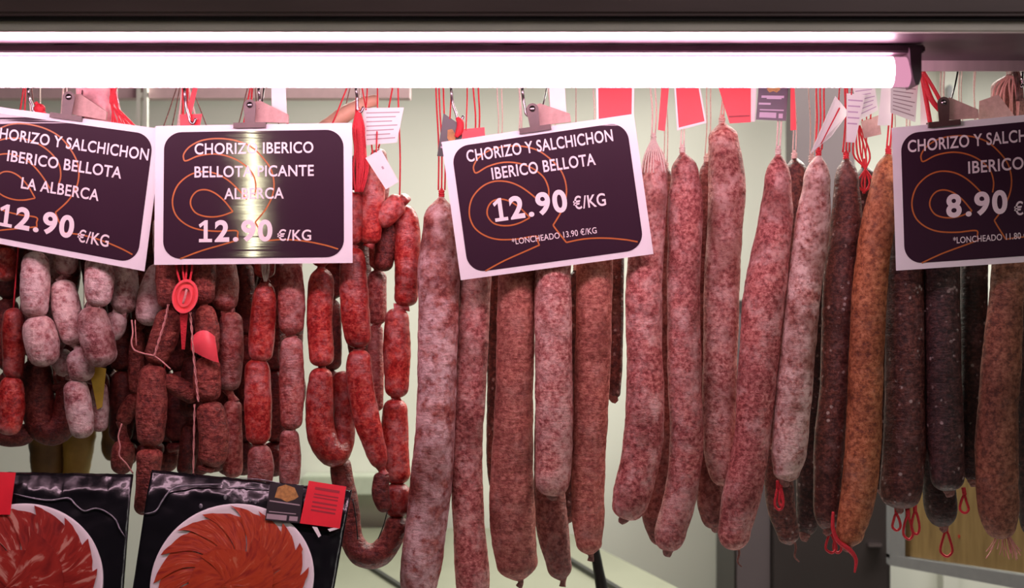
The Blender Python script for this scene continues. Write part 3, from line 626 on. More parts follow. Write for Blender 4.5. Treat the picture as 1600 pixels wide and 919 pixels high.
chain([ln(590, 425, 590, 505, 15), ln(588, 510, 588, 640, 13)], 0.06, 'red_pale', 'shaded purple-bloomed links between the two rightmost chorizo strings')
chain([[(583, 246, 14), (583, 275, 21), (580, 320, 21.5), (577, 382, 18)], [(590, 352, 14), (606, 334, 18), (622, 318, 17), (632, 312, 10)], [(608, 348, 15, .03), (604, 380, 17, .03), (597, 424, 15, .03)]], 0.0, 'red', 'three short red chorizos bunched below the white paper tags', upper=False, mats=['red', 'red', 'red_dark'])
chain([[(624, 322, 12), (635, 345, 19), (637, 400, 20), (634, 479, 18.5)], ln(621, 484, 620, 619, 20.5), [(618, 623, 19), (617, 690, 22), (623, 757, 20)], ln(624, 757, 623, 806, 21), [(623, 806, 17), (614, 838, 18), (592, 866, 20), (566, 866, 20), (549, 842, 18), (545, 800, 17), (538, 765, 18), (533, 735, 17), (533, 712, 13)]], 0.028, 'red', 'rightmost red chorizo string, longest, ending in a dark U-shaped ring beside the ham pack', upper=False, mats=['red', 'red', 'red', 'red', 'red_dark'])
# strings behind, their shade put into the dark casing colour
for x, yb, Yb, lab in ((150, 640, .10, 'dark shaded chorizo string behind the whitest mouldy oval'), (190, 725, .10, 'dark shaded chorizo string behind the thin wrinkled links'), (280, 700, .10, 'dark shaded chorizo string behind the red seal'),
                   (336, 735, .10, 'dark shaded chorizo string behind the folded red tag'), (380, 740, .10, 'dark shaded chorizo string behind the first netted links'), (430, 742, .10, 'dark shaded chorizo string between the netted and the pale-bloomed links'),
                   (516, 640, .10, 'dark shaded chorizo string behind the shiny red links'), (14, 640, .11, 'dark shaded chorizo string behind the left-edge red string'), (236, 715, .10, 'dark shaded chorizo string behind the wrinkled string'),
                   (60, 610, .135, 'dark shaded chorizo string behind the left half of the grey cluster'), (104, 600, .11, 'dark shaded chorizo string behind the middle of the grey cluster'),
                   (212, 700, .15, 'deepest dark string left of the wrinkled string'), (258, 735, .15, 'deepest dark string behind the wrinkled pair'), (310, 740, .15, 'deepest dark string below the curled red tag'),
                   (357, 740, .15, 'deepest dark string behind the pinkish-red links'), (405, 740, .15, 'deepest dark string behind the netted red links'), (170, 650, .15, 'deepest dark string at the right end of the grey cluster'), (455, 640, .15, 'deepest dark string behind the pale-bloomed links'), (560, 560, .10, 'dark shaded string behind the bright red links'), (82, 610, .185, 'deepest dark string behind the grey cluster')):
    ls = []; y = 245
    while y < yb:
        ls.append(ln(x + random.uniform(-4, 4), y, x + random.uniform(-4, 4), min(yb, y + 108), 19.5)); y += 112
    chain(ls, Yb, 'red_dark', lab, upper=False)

# ------------------------------------------------------------------ sheets: signs, tags, packs
class Sheet:
    def __init__(self, tl, tr, br, bl):          # (px, py, Y)
        self.c = [W(*p) for p in (tl, tr, br, bl)]
        a, b, c, d = self.c
        self.n = (b - a).cross(d - a).normalized()
        if self.n.y > 0: self.n = -self.n
    def at(self, u, v, h=0.0):
        a, b, c, d = self.c
        return (a * (1 - u) + b * u) * (1 - v) + (d * (1 - u) + c * u) * v + self.n * h
    def local(self, px, py):                     # the u, v that shows at a photo pixel
        u = v = .5
        for _ in range(30):
            def f(u, v):
                p = self.at(u, v); s = (D + p.y) / D
                return p.x / s * 1000 + 800, 459.5 - (p.z - Z0) / s * 1000
            x, y = f(u, v); e = 1e-4; xu, yu = f(u + e, v); xv, yv = f(u, v + e)
            a, b_, c_, d_ = (xu - x) / e, (xv - x) / e, (yu - y) / e, (yv - y) / e
            det = a * d_ - b_ * c_; rx, ry = px - x, py - y
            u += (d_ * rx - b_ * ry) / det; v += (-c_ * rx + a * ry) / det
        return u, v
    def poly(self, uvs, h0, h1, mb=None):
        mb = mb or MB(); n = len(uvs)
        return mb.add([self.at(u, v, h0) for u, v in uvs] + [self.at(u, v, h1) for u, v in uvs],
                      [list(range(n))[::-1], list(range(n, 2 * n))] + [[i, (i + 1) % n, n + (i + 1) % n, n + i] for i in range(n)])
    def ribbon(self, uvs, w, h, asp, mb=None, dense=8, closed=False):
        mb = mb or MB()
        P, _ = spline([Vector((u * asp, v, 0)) for u, v in uvs], [1] * len(uvs), dense, closed)
        n = len(P); vs_ = []
        for i in range(n):
            t = (P[(i + 1) % n] - P[i - 1]) if closed else (P[min(i + 1, n - 1)] - P[max(i - 1, 0)])
            t.normalize(); nn = Vector((-t.y, t.x, 0)) * w / 2
            for q in (P[i] + nn, P[i] - nn): vs_.append(self.at(q.x / asp, q.y, h))
        return mb.add(vs_, [(2 * i, 2 * i + 1, 2 * ((i + 1) % n) + 1, 2 * ((i + 1) % n)) for i in range(n if closed else n - 1)])
def rrect(u0, v0, u1, v1, ru, rv, n=10):
    out = []
    for cx, cy, a0 in ((u1 - ru, v0 + rv, -90), (u1 - ru, v1 - rv, 0), (u0 + ru, v1 - rv, 90), (u0 + ru, v0 + rv, 180)):
        for k in range(n + 1):
            t = R(a0 + 90 * k / n); out.append((cx + ru * math.cos(t), cy + rv * math.sin(t)))
    return out
def text_mesh(body, bold):
    cu = bpy.data.curves.new('lettering', 'FONT'); cu.body = body; cu.size = 1; cu.resolution_u = 6; cu.offset = bold; cu.space_character = 1.03 + bold * 1.2
    o = bpy.data.objects.new('lettering', cu); C.objects.link(o)
    bpy.context.view_layer.update()
    me = bpy.data.meshes.new_from_object(o.evaluated_get(bpy.context.evaluated_depsgraph_get()))
    vs_ = [v.co.copy() for v in me.vertices]; fs = [tuple(p.vertices) for p in me.polygons]
    bpy.data.objects.remove(o); bpy.data.curves.remove(cu); bpy.data.meshes.remove(me)
    return vs_, fs
ONE = [(.06, 0), (.06, .15), (.38, .15), (.38, .79), (.13, .66), (.04, .80), (.46, 1), (.66, 1), (.66, .15), (.96, .15), (.96, 0)]
def price_text(sheet, body, u0, u1, vb, cap, h, mat, parent, bold):
    adv = {'.': .30}; tot = sum(adv.get(ch, .507) for ch in body) - .05; x = 0; mb = MB()
    for ch in body:
        w = adv.get(ch, .507); k = (u1 - u0) / tot; xa, xb = x + .01, x + w - .055
        if ch == '.': xa, xb = x + .055, x + w - .075
        if ch == '1': mb.add([sheet.at(u0 + k * (xa + (xb - xa) * p), vb - cap * q, h) for p, q in ONE], [tuple(range(len(ONE)))])
        else:
            vs_, fs = text_mesh(ch, bold); a = min(v.x for v in vs_); b = max(v.x for v in vs_); lo = min(v.y for v in vs_); hi = max(v.y for v in vs_)
            hh = .22 if ch == '.' else 1.0
            mb.add([sheet.at(u0 + k * (xa + (xb - xa) * (v.x - a) / (b - a)), vb - cap * hh * (v.y - lo) / (hi - lo), h) for v in vs_], fs)
        x += w
    return mb.build('lettering', mat, parent, smooth=False, fix=False)
CAP = {}
def lettering(sheet, body, u0, u1, vb, cap, h, mat, parent, bold=0.018, name='lettering'):
    vs_, fs = text_mesh(body, bold)
    if 'c' not in CAP: CAP['c'] = max(v.y for v in text_mesh('H', 0)[0])
    xa = min(v.x for v in vs_); xb = max(v.x for v in vs_)
    mb = MB().add([sheet.at(u0 + (u1 - u0) * (v.x - xa) / (xb - xa), vb - cap * v.y / CAP['c'], h) for v in vs_], fs)
    return mb.build(name, mat, parent, smooth=False, fix=False)

LX = lambda x, y: ((x - 25) / 1178, (y - 57) / 833)
LOGO = [
    [(525, 745), (520, 722), (512, 690), (400, 692), (290, 680), (215, 650), (160, 602), (135, 545), (135, 480), (165, 410), (230, 355), (305, 334), (385, 346), (455, 382), (520, 440), (575, 505)],
    [(625, 640), (690, 560), (728, 480), (736, 400), (715, 320), (660, 245), (590, 185), (500, 150), (400, 138), (305, 148), (235, 182), (200, 222), (196, 252), (212, 268), (285, 240), (380, 230), (470, 248), (550, 290), (608, 350), (628, 420), (620, 480)],
    [(492, 576), (440, 510), (385, 464), (330, 443), (280, 450), (247, 485), (240, 530), (265, 575), (310, 598), (370, 606), (430, 598), (492, 576)],
    [(528, 745), (440, 770), (300, 810), (180, 855)],
    [(625, 640), (640, 668), (690, 752)],
    [(690, 752), (800, 746), (920, 757), (1040, 782), (1118, 806)],
]
def price_sign(corners, lines, label):
    sh = Sheet(*corners)
    root = thing('price_sign', label, 'sign', sh.at(.5, 1))
    sh.poly([(0, 0), (1, 0), (1, 1), (0, 1)], 0, 0.0008).build('card', M['signpaper'], root, smooth=False)
    sh.poly(rrect(.045, .047, .957, .957, .09, .125), 0.0009, 0.0014).build('panel', M['panel'], root, smooth=False)
    pn = bpy.data.objects[-1] if False else [o for o in root.children if o.name.startswith('panel')][0]
    mb = MB()
    for st in LOGO: sh.ribbon([LX(*p) for p in st], 0.0105, 0.0018, 1.40, mb)
    mb.build('logo_outline', M['signlogo'], pn, smooth=False, fix=False)
    for (t, u0, u1, v, cap, bold) in lines: (price_text if t[0].isdigit() else lettering)(sh, t, u0, u1, v, cap, 0.0022, M['signtext'], pn, bold)
    return sh, root
B1, B2, B3, B4 = 0.016, 0.034, 0.014, 0.006
sg1, _ = price_sign([(-47, 161, -.058), (255, 202, -.057), (226, 424, -.050), (-74, 367, -.050)],
    [('CHORIZO Y SALCHICHON', .125, .945, .230, .078, B1), ('IBERICO BELLOTA', .228, .82, .385, .078, B1), ('LA ALBERCA', .317, .72, .567, .078, B1), ('12.90', .222, .615, .868, .165, B2), ('€/KG', .637, .80, .878, .082, B3)],
    'black price sign at the far left edge reading salchichon La Alberca 12.90')
sg2, _ = price_sign([(243, 197, -.071), (550, 192, -.071), (551, 411, -.064), (241, 414, -.064)],
    [('CHORIZO IBERICO', .201, .804, .208, .076, B1), ('BELLOTA PICANTE', .201, .806, .373, .076, B1), ('ALBERCA', .352, .654, .532, .076, B1), ('12.90', .22, .597, .84, .158, B2), ('€/KG', .621, .792, .834, .074, B3)],
    'upright black price sign reading bellota picante Alberca 12.90')
sg3, _ = price_sign([(690, 222, -.066), (990, 178, -.067), (1021, 397, -.058), (720, 438, -.058)],
    [('CHORIZO Y SALCHICHON', .117, .877, .167, .080, B1), ('IBERICO BELLOTA', .233, .771, .316, .080, B1), ('12.90', .212, .598, .62, .165, B2), ('€/KG', .627, .795, .610, .085, B3), ('*LONCHEADO 13.90 €/KG', .288, .727, .798, .042, B4)],
    'black price sign near centre tilted upward to the right, reading loncheado 13.90')
sg4, _ = price_sign([(1393, 200, -.068), (1697, 170, -.068), (1705, 403, -.060), (1400, 423, -.060)],
    [('CHORIZO Y SALCHICHON', .078, .92, .180, .080, B1), ('IBERICO', .384, .668, .364, .080, B1), ('8.90', .263, .58, .66, .165, B2), ('€/KG', .612, .79, .675, .085, B3), ('*LONCHEADO 11.80 €/KG', .295, .74, .838, .042, B4)],
    'black price sign at the right edge reading 8.90')

# ------------------------------------------------------------------ bulldog clips and hooks
def clip(sh, px, py, label, Y=-.09):
    u0, v0 = sh.local(px, py)
    du = 25 / 305; up = 38 / 220
    root = thing('bulldog_clip', label, 'clip', sh.at(u0, 0, 0.004))
    mb = sh.poly([(u0 - du, -.012), (u0 + du, -.012), (u0 + du, .026), (u0 - du, .026)], 0.0016, 0.008)
    mb.build('jaw', M['clip'], root, smooth=False)
    sh.poly([(u0 - du, -.012), (u0 + du, -.012), (u0 + du, .03), (u0 - du, .03)], -0.007, -0.0006).build('back_jaw', M['clip'], root, smooth=False)
    w = 9.5 / 305; hh = 9.5 / 220
    tongue = [(u0 - w * .8, 0.0), (u0 + w * .8, 0.0)] + [(u0 + w * math.cos(R(a)), -up * .78 - hh * math.sin(R(a))) for a in range(0, 181, 15)]
    tg_ = sh.poly(tongue, 0.0035, 0.0055).build('tongue', M['clip'], root, smooth=False)
    MB().ball(sh.at(u0, -up * .8, 0.0065), 0.0048, 12, (1, .6, 1)).build('rivet', M['chrome'], tg_)
    arm = [(u0 + .01, -.02), (u0 + .01, -up * .95), (u0 + .045, -up * 1.0), (u0 + .19, -.07), (u0 + .19, -.01)]
    sh.poly(arm, -0.016, -0.008).build('arm', M['cliparm'], root, smooth=False)
    p = sh.at(u0 + .05, -up * .75, -.011); r_ = W(px + 22, RPY, RY)
    MB().tube([p + Vector((-.006, 0, -.004)), p + Vector((0, .002, .002)), p.lerp(r_, .5) + Vector((.002, 0, 0)), r_ + Vector((0, -.009, .004)), r_ + Vector((0, 0, .0095))], 0.0014, 8).build('wire', M['chrome'], root)
    return root
clip(sg1, 105, 182, 'metal bulldog clip on top of the far-left sign')
clip(sg2, 391, 196, 'metal bulldog clip on top of the upright bellota picante sign')
clip(sg3, 836, 201, 'metal bulldog clip on top of the tilted sign near centre')
clip(sg4, 1474, 196, 'dull metal bulldog clip on top of the 8.90 sign')
def hook(px, py, Y, label, dx=8):
    s = S(Y); rp = W(px, RPY, RY)
    pts = [rp + Vector((0, .008, .002)), rp + Vector((0, .004, .0095)), rp + Vector((0, -.008, .007)), W(px, 134, Y), W(px + 2, (134 + py) / 2, Y), W(px + dx * .8, py - 8, Y), W(px + dx, py, Y), W(px + dx + 5, py + 3, Y), W(px + dx + 9, py - 5, Y)]
    tag(MB().tube(pts, 0.0022, 10).build('meat_hook', M['chrome']), label, 'hook', 'chrome hooks along the rail')
hook(44, 172, -.03, 'chrome hook above the far-left sign beside the red knot')
hook(288, 190, -.03, 'chrome hook with a red strap above the left end of the upright sign', 9)
hook(404, 180, -.03, 'chrome hook right behind the clip of the upright sign', 4)
hook(556, 172, -.03, 'chrome hook holding the red net at the right end of the upright sign', 3)
hook(705, 186, -.03, 'chrome hook holding the red knot beside the black card', 10)
hook(816, 178, -.03, 'chrome hook left behind the clip of the tilted sign', 6)
hook(1596, 130, -.03, 'dark hook at the right frame edge', 2)

# ------------------------------------------------------------------ tags and cards
def card(name, px, Y, mat, label, cat='tag', stripes=None, smat='greyprint', string=None, bend=0.0, group=None, extra=None, border=None):
    """px: TL, TR, BR, BL corners in the photo; a stiff card of real thickness"""
    sh = Sheet(*[(x, y, Y + (bend if i in (1, 2) else 0)) for i, (x, y) in enumerate(px)])
    root = thing(name, label, cat, sh.at(.5, 1))
    sh.poly([(0, 0), (1, 0), (1, 1), (0, 1)], 0, 0.0007).build('card', M[mat], root, smooth=False)
    if border:
        sh.poly([(.06, -.0), (.94, -.0), (.94, .95), (.06, .95)], 0.0008, 0.0010).build('face', M[border], root, smooth=False)
    if stripes:
        mb = MB()
        for (v0, v1, ua, ub) in stripes: sh.poly([(ua, v0), (ub, v0), (ub, v1), (ua, v1)], 0.0011, 0.0014, mb)
        mb.build('print', M[smat], root, smooth=False)
    if extra: extra(sh, root)
    if string:
        x, y, mt = string
        p = sh.local(x, y); a = sh.at(p[0], p[1], 0.001); b = W(x + 2, RPY, RY)
        MB().tube([a, a.lerp(b, .5) + Vector((.001, 0, 0)), b + Vector((0, -.008, .004)), b + Vector((0, .001, .0095))], 0.0013, 6).build('string', M[mt], root)
    return sh, root
lines6 = [(.12 + i * .12, .15 + i * .12, .08, .92 - (i % 3) * .08) for i in range(7)]
card('paper_tag', [(567, 169), (631, 168), (620, 223), (569, 227)], -.02, 'paper', 'white printed paper tag hanging right of the upright sign', stripes=lines6, string=(572, 172, 'twine_red'))
card('paper_tag', [(571, 247), (595, 233), (623, 284), (603, 296)], -.035, 'paper', 'blank white tag leaning on the topmost red chorizo', stripes=[(.42, .5, .5, .62)], string=(588, 238, 'twine_red'))
card('red_tag', [(931, 128), (991, 128), (990, 186), (932, 190)], -.02, 'paper', 'red tag above the right end of the tilted sign', border='redcard', string=(960, 130, 'twine'))
card('red_tag', [(1053, 128), (1092, 128), (1104, 192), (1058, 204)], -.02, 'paper', 'slanted red tag with white edge above the netted sausages', border='redcard', string=(1075, 130, 'twine'))
card('red_tag', [(1120, 128), (1173, 128), (1173, 191), (1140, 193)], -.01, 'redcard', 'square red tag beside the plum label above the tallest sausage', stripes=[(.82, .86, .05, .95)], smat='redcard_print', string=(1150, 130, 'twine'))
card('paper_strip', [(1172, 128), (1182, 128), (1180, 190), (1171, 190)], -.008, 'paper', 'narrow white strip between the red tag and the plum label', string=(1176, 130, 'twine'))
def plum_extra(sh, root):
    mb = MB(); mb2 = MB()
    pts = [(.36, .1), (.45, .16), (.5, .08), (.56, .16), (.68, .12), (.74, .2), (.62, .28), (.5, .24), (.38, .28), (.28, .2)]
    sh.poly(pts, 0.0011, 0.0014, mb2); mb2.build('emblem', M['gold'], root, smooth=False)
card('plum_label', [(1186, 128), (1232, 128), (1228, 189), (1181, 187)], -.015, 'plumcard', 'dark plum label with a gold emblem above the long slanting sausage', stripes=[(.36, .42, .12, .88), (.42, .45, .3, .8), (.55, .6, .05, .45), (.72, .75, .1, .9), (.8, .94, .1, .66), (.82, .94, .74, .88)], smat='lilacprint', string=(1208, 130, 'twine'), extra=plum_extra)
card('black_card', [(693, 177), (725, 199), (716, 246), (683, 244)], -.042, 'blackcard', 'black card with a gold emblem behind the left corner of the tilted sign', stripes=[(.66, .7, .1, .9), (.76, .8, .1, .8)], smat='lilacprint', string=(703, 186, 'twine_red'), extra=lambda sh, r: sh.poly([(.3, .32), (.5, .24), (.72, .36), (.7, .56), (.5, .62), (.34, .52)], 0.0011, 0.0014).build('emblem', M['gold'], r, smooth=False))
card('paper_strip', [(424, 128), (446, 128), (449, 192), (425, 188)], -.03, 'paper', 'white strip hanging right of the clip on the upright sign', string=(435, 130, 'twine'))
card('paper_strip', [(858, 128), (882, 128), (885, 178), (860, 178)], -.03, 'paper', 'white strip hanging right of the clip on the tilted sign', string=(870, 130, 'twine'))
card('folded_tag', [(1305, 150), (1326, 176), (1298, 214), (1266, 240)], -.045, 'paper', 'long white tag slanting over the neck of the powdered sausage', stripes=[(.1, .95, .42, .50)], smat='twine_red', string=(1310, 156, 'twine_red'), bend=.01)
card('folded_tag', [(1323, 146), (1352, 148), (1336, 223), (1322, 222)], -.05, 'paper', 'narrow white tag pointing down over the dark red-brown sausage', stripes=lines6[:5], smat='lilacprint', string=(1330, 148, 'twine_red'))
card('folded_tag', [(1330, 128), (1366, 128), (1372, 172), (1344, 188)], -.04, 'paper', 'printed white tag overlapping behind the narrow one', stripes=lines6, smat='lilacprint', string=(1348, 130, 'twine_red'))
card('grey_tag', [(1345, 190), (1373, 180), (1377, 210), (1350, 216)], -.02, 'cliparm', 'dull grey-brown tag hanging left of the 8.90 sign', string=(1360, 186, 'twine_red'))
card('paper_tag', [(1378, 128), (1396, 128), (1392, 196), (1371, 196)], -.045, 'paper', 'plain pale tag left of the crumpled printed one beside the lamp end', string=(1386, 130, 'twine'))
card('paper_tag', [(1392, 130), (1434, 132), (1430, 191), (1391, 176)], -.06, 'paper', 'crumpled printed tag hanging just below the lamp end', stripes=lines6, string=(1410, 132, 'twine'), bend=.012)
card('yellow_tag', [(138, 570), (166, 576), (160, 636), (152, 640)], .035, 'yellow', 'small yellow tag hanging behind the whitest mouldy oval', string=(152, 574, 'twine'))
card('red_tag', [(281, 179), (316, 178), (312, 200), (282, 204)], -.02, 'redcard', 'small pinkish red tag behind the top edge of the upright sign', string=(292, 182, 'twine_red'))
card('red_tag', [(722, 202), (757, 199), (758, 214), (722, 222)], -.05, 'redcard', 'small red tag behind the top edge of the tilted sign', string=(728, 204, 'twine_red'))
card('red_strap', [(1034, 128), (1046, 128), (1039, 205), (1028, 203)], -.02, 'redcard', 'red strap running down to the netted sausage neck', string=(1040, 130, 'twine'))
card('red_strap', [(1235, 128), (1241, 128), (1244, 203), (1235, 204)], -.03, 'redcard', 'thin red strap above the neck behind the slanting sausage', string=(1238, 130, 'twine'))
card('red_strap', [(304, 128), (311, 128), (298, 184), (289, 182)], -.025, 'redcard', 'pink-red strap crossing the hook above the upright sign', string=(308, 130, 'twine'))
# red net bunched at the hook right of the upright sign
nb = MB()
for k in range(7):
    a = k / 6 - .5
    nb.tube(wob([(560 + a * 4, 172), (560 + a * 15, 200), (561 + a * 15, 235), (564 + a * 22, 262), (560 + a * 10, 300)], -.03, 1.5), 0.0017, 6)
nb.tube(wob([(560, 168), (562, 200), (564, 250), (558, 300)], -.026), [.003, .008, .008, .004], 10)
tag(nb.build('red_net', M['twine_red']), 'bright red net bunched on the hook at the right end of the upright sign', 'net')
nb = MB()
for k in range(5):
    a = (k - 2) / 4
    nb.tube(wob([(1340 + a * 6, 196), (1346 + a * 26, 240), (1352 + a * 4, 262), (1352 - a * 24, 286), (1350 + a * 4, 302)], .045, 1), .0016, 6)
nb.tube(wob([(1340, RPY), (1341, 150), (1340, 198)], .04, .5), .0018, 6)
tag(nb.build('red_net', M['twine_red']), 'red netting bunched between the tops of the dark and the orange-brown sausages', 'net')
kn = MB().ball(W(62, 170, -.05), .009, 14, (1, .8, .9)).tube(wob([(55, 160), (62, 168), (70, 178)], -.05), .003, 7)
tag(kn.build('red_knot', M['twine_red']), 'red knot on the hook behind the far-left sign', 'knot')
kn = MB().tube(wob([(714, 184), (720, 192), (718, 204), (712, 214)], -.05), [.003, .006, .006, .003], 9)
tag(kn.build('red_knot', M['twine_red']), 'red knot hanging beside the black emblem card', 'knot')
# pink plastic bag behind the far-left sign
bg = MB(); rows = 10; cols = 10; vs_ = []; fs = []
for side in (0, 1):
    for i in range(rows + 1):
        for j in range(cols + 1):
            u, v = j / cols, i / rows
            x = 118 + v * 4 + u * (62 + v * 14); y = 128 + v * 92
            puff = math.sin(math.pi * min(1, max(0, u))) * (.012 + .012 * v) * (1 if side else -1)
            vs_.append(W(x, y + mnoise.noise(Vector((u * 4, v * 4, side))) * 3, -.02 + puff + mnoise.noise(Vector((u * 7, v * 5, side + 3))) * .004))
n0 = (rows + 1) * (cols + 1)
for side in (0, 1):
    for i in range(rows):
        for j in range(cols):
            q = side * n0 + i * (cols + 1) + j; fs.append((q, q + 1, q + cols + 2, q + cols + 1))
for i in range(rows):
    for j in (0, cols):
        q = i * (cols + 1) + j; fs.append((q, q + cols + 1, q + cols + 1 + n0, q + n0))
bgr = thing('plastic_bag', 'crumpled pink plastic bag behind the clip of the far-left sign', 'bag', W(150, 215, -.02))
bg.add(vs_, fs).build('bag', M['bag'], bgr)
tf = MB()
for k in range(10):
    tf.tube(wob([(174 + k * .8, 132), (176 + random.uniform(-4, 8), 160), (176 + k * 3.2, 190), (178 + k * 4.4, 204)], -.045, 2), .0014, 5)
tf.build('tuft', M['twine_red'], bgr)
MB().tube(to_rail(150, 134, -.02), .0014, 6).build('string', M['twine'], bgr)
# cured shank behind the red net
shk = MB(); SEED[0] += 1
sausage_mesh([(470, 236, 14), (505, 205, 15), (540, 178, 13), (566, 163, 10), (582, 158, 9), (592, 158, 10)], 0.10, .08, 20, 'round', 'blunt', 91, shk)
shr = thing('ham_shank', 'pale orange cured shank behind the red net and upright sign', 'ham', W(540, 178, .1))
shk.build('shank', M['shank'], shr)
MB().tube(to_rail(560, 160, .10, 1), .0016, 6).build('twine', M['twine'], shr)
# hams hanging far back at the left
for pts, mt, lab in (([(62, 560, 14), (70, 620, 26), (72, 680, 27), (74, 735, 24), (78, 790, 14)], 'ham_fat', 'brownish ham hanging far back above the left ham pack'),
                     ([(132, 540, 12), (130, 600, 22), (126, 680, 24), (118, 740, 20), (112, 780, 10)], 'ham_gold', 'yellow ham hanging far back behind the mouldy links'),
                     ([(182, 560, 12), (180, 620, 18), (176, 690, 18), (170, 720, 10)], 'ham_fat', 'dark narrow ham far back behind the wrinkled links')):
    r_ = thing('hanging_ham', lab, 'ham', W(pts[0][0], pts[0][1], .6)); SEED[0] += 1
    sausage_mesh(pts, .6, .09, 24, 'gather', 'round', SEED[0]).build('ham', M[mt], r_)
    MB().tube([W(pts[0][0], pts[0][1], .6), W(pts[0][0], 400, .6), W(pts[0][0], 100, .6)], .002, 6).build('twine', M['twine'], r_)
rl3 = MB().tube([W(-100, 100, .6), W(100, 100, .6), W(300, 100, .6)], .006, 10)
tag(rl3.build('hanging_rail', M['chrome']), 'rear rail far back that carries the yellow hams', 'rail')

# the tied thing with a card at the upper right corner
tb = thing('net_bundle', 'bundle tied in red and dark string with a pinkish card at upper right edge', 'bundle', W(1575, 190, .02))
SEED[0] += 1
sausage_mesh([(1575, 116, 6), (1572, 135, 22), (1574, 170, 26), (1576, 215, 20)], .02, .12, 20, 'gather', 'round', SEED[0]).build('bundle', M['tie'], tb)
Sheet((1530, 158, -.03), (1560, 148, -.035), (1596, 196, -.035), (1528, 200, -.03)).poly([(0, 0), (1, 0), (1, 1), (0, 1)], 0, .001).build('card', M['cliparm'], tb, smooth=False)
mb = MB()
for k in range(8): mb.tube(wob([(1576 + k, 118), (1556 + k * 5, 134), (1552 + k * 6, 160), (1556 + k * 5, 190)], -.012, 3), .0016, 6)
mb.build('netting', M['twine_pink'], tb)
mb = MB()
for k in range(3): mb.tube(wob([(1582 + k * 3, 110), (1588 + k * 4, 130), (1592 + k * 3, 158)], -.014, 2), .0026, 6)
mb.build('string', M['darkred'], tb)
MB().tube(to_rail(1578, 118, .02), .002, 6).build('twine', M['tie'], tb)
cl = MB().tube(wob([(1441, 112), (1446, 130), (1456, 156), (1468, 172)], -.06, .5), .0042, 8).tube(wob([(1443, 112), (1456, 134), (1470, 160), (1474, 176)], -.07, .5), .0030, 8).tube(wob([(1440, 114), (1446, 150), (1454, 195)], -.05, .5), .0036, 8)
tag(cl.build('lanyard', M['twine_red']), 'dark red cord looped down to the clip of the 8.90 sign', 'lanyard')
tg = card('paper_tag', [(1438, 130), (1444, 130), (1456, 196), (1438, 196)], -.035, 'paper', 'thin pale tag edge-on beside the dark red cord', string=(1441, 132, 'twine'))
# a door edge with its handle on the back wall, upper right
dr = slab('door_1', (xat(1474, 1.74), 1.74, 0.02), (xat(1498, 1.74), 1.80, zat(40, 1.74)), M['wall'])
dh = MB().box((xat(1482, 1.7), 1.70, zat(168, 1.7)), (xat(1489, 1.7), 1.74, zat(132, 1.7)), .004).build('handle', M['greyframe'], smooth=False)
dh.parent = dr; dh.location = Vector(dh.location) - Vector(dr.location)

# ------------------------------------------------------------------ red seal, folded tag and twisted strings
sl = thing('red_seal', 'oval red plastic seal with a raised ring hanging on the wrinkled chorizo', 'seal', W(290, 462, -.055))
def disc(cx, cy, ru, rv, rot, Y0, Y1, n=32, inner=0):
    mb = MB(); a = R(rot); ring = []
    def pt(t, k, Y): x, y = ru * k * math.cos(t), rv * k * math.sin(t); return W(cx + x * math.cos(a) - y * math.sin(a), cy + x * math.sin(a) + y * math.cos(a), Y)
    ts = [2 * math.pi * i / n for i in range(n)]
    if inner:
        vs_ = [pt(t, 1, Y1) for t in ts] + [pt(t, inner, Y1) for t in ts] + [pt(t, 1, Y0) for t in ts] + [pt(t, inner, Y0) for t in ts]
        fs = []
        for i in range(n):
            j = (i + 1) % n; fs += [(i, j, n + j, n + i), (2 * n + i, 2 * n + j, j, i), (n + i, n + j, 3 * n + j, 3 * n + i), (3 * n + i, 3 * n + j, 2 * n + j, 2 * n + i)]
        return mb.add(vs_, fs)
    return mb.prism([pt(t, 1, Y1) for t in ts], (0, Y0 - Y1, 0))
disc(289, 463, 20, 27, 12, -.052, -.055).build('disc', M['seal'], sl, smooth=False)
disc(289, 463, 20, 27, 12, -.054, -.0590, inner=.84).build('rim', M['seal'], sl, smooth=False)
disc(289, 463, 11.5, 17, 12, -.054, -.0590, inner=.76).build('ring', M['seal'], sl, smooth=False)
MB().tube([W(286, 474, -.057), W(289, 464, -.059), W(292, 452, -.057)], .0020, 7).build('emblem', M['twine_pink'], sl)
mb = MB()
for x0_, x1_ in ((276, 282), (285, 288), (292, 290), (300, 296)): mb.tube(wob([(x0_, 400), (x0_ + .4, 420), (x1_, 442)], -.05, 1), .0018, 6)
p = W(286, 400, -.05); rr_ = W(286, RPY, RY)
mb.tube([p, p + Vector((0, .04, .03)), p.lerp(rr_, .6) + Vector((0, .01, 0)), rr_ + Vector((0, -.008, .004)), rr_ + Vector((0, 0, .0095))], .0016, 6)
mb.build('cords', M['twine_red'], sl)
Sheet((281, 486, -.046), (294, 486, -.046), (289, 546, -.038), (284, 546, -.038)).poly([(0, 0), (1, 0), (1, 1), (0, 1)], 0, .0012).build('ribbon', M['twine_red'], sl, smooth=False)
pt_ = MB(); outl_l = [(300, 532), (299, 545), (304, 552)]; vs_ = []; fs = []
nU, nV = 10, 8
for side in (0, 1):
    for i in range(nV + 1):
        v = i / nV
        for j in range(nU + 1):
            u = j / nU
            a_ = Vector((298 + 38 * u, 532 - 16 * math.sin(math.pi * (.08 + .80 * u))))
            b_ = Vector((298 + 44 * u, 547 + 20 * u ** 1.15 + 3 * math.sin(math.pi * u)))
            q = a_.lerp(b_, v); vs_.append(W(q.x, q.y, -.052 + .012 * (2 * u - 1) ** 2 - .004 * math.sin(v * 3) + side * .0012))
n0 = (nU + 1) * (nV + 1)
for side in (0, 1):
    for i in range(nV):
        for j in range(nU):
            q = side * n0 + i * (nU + 1) + j; fs.append((q, q + 1, q + nU + 2, q + nU + 1))
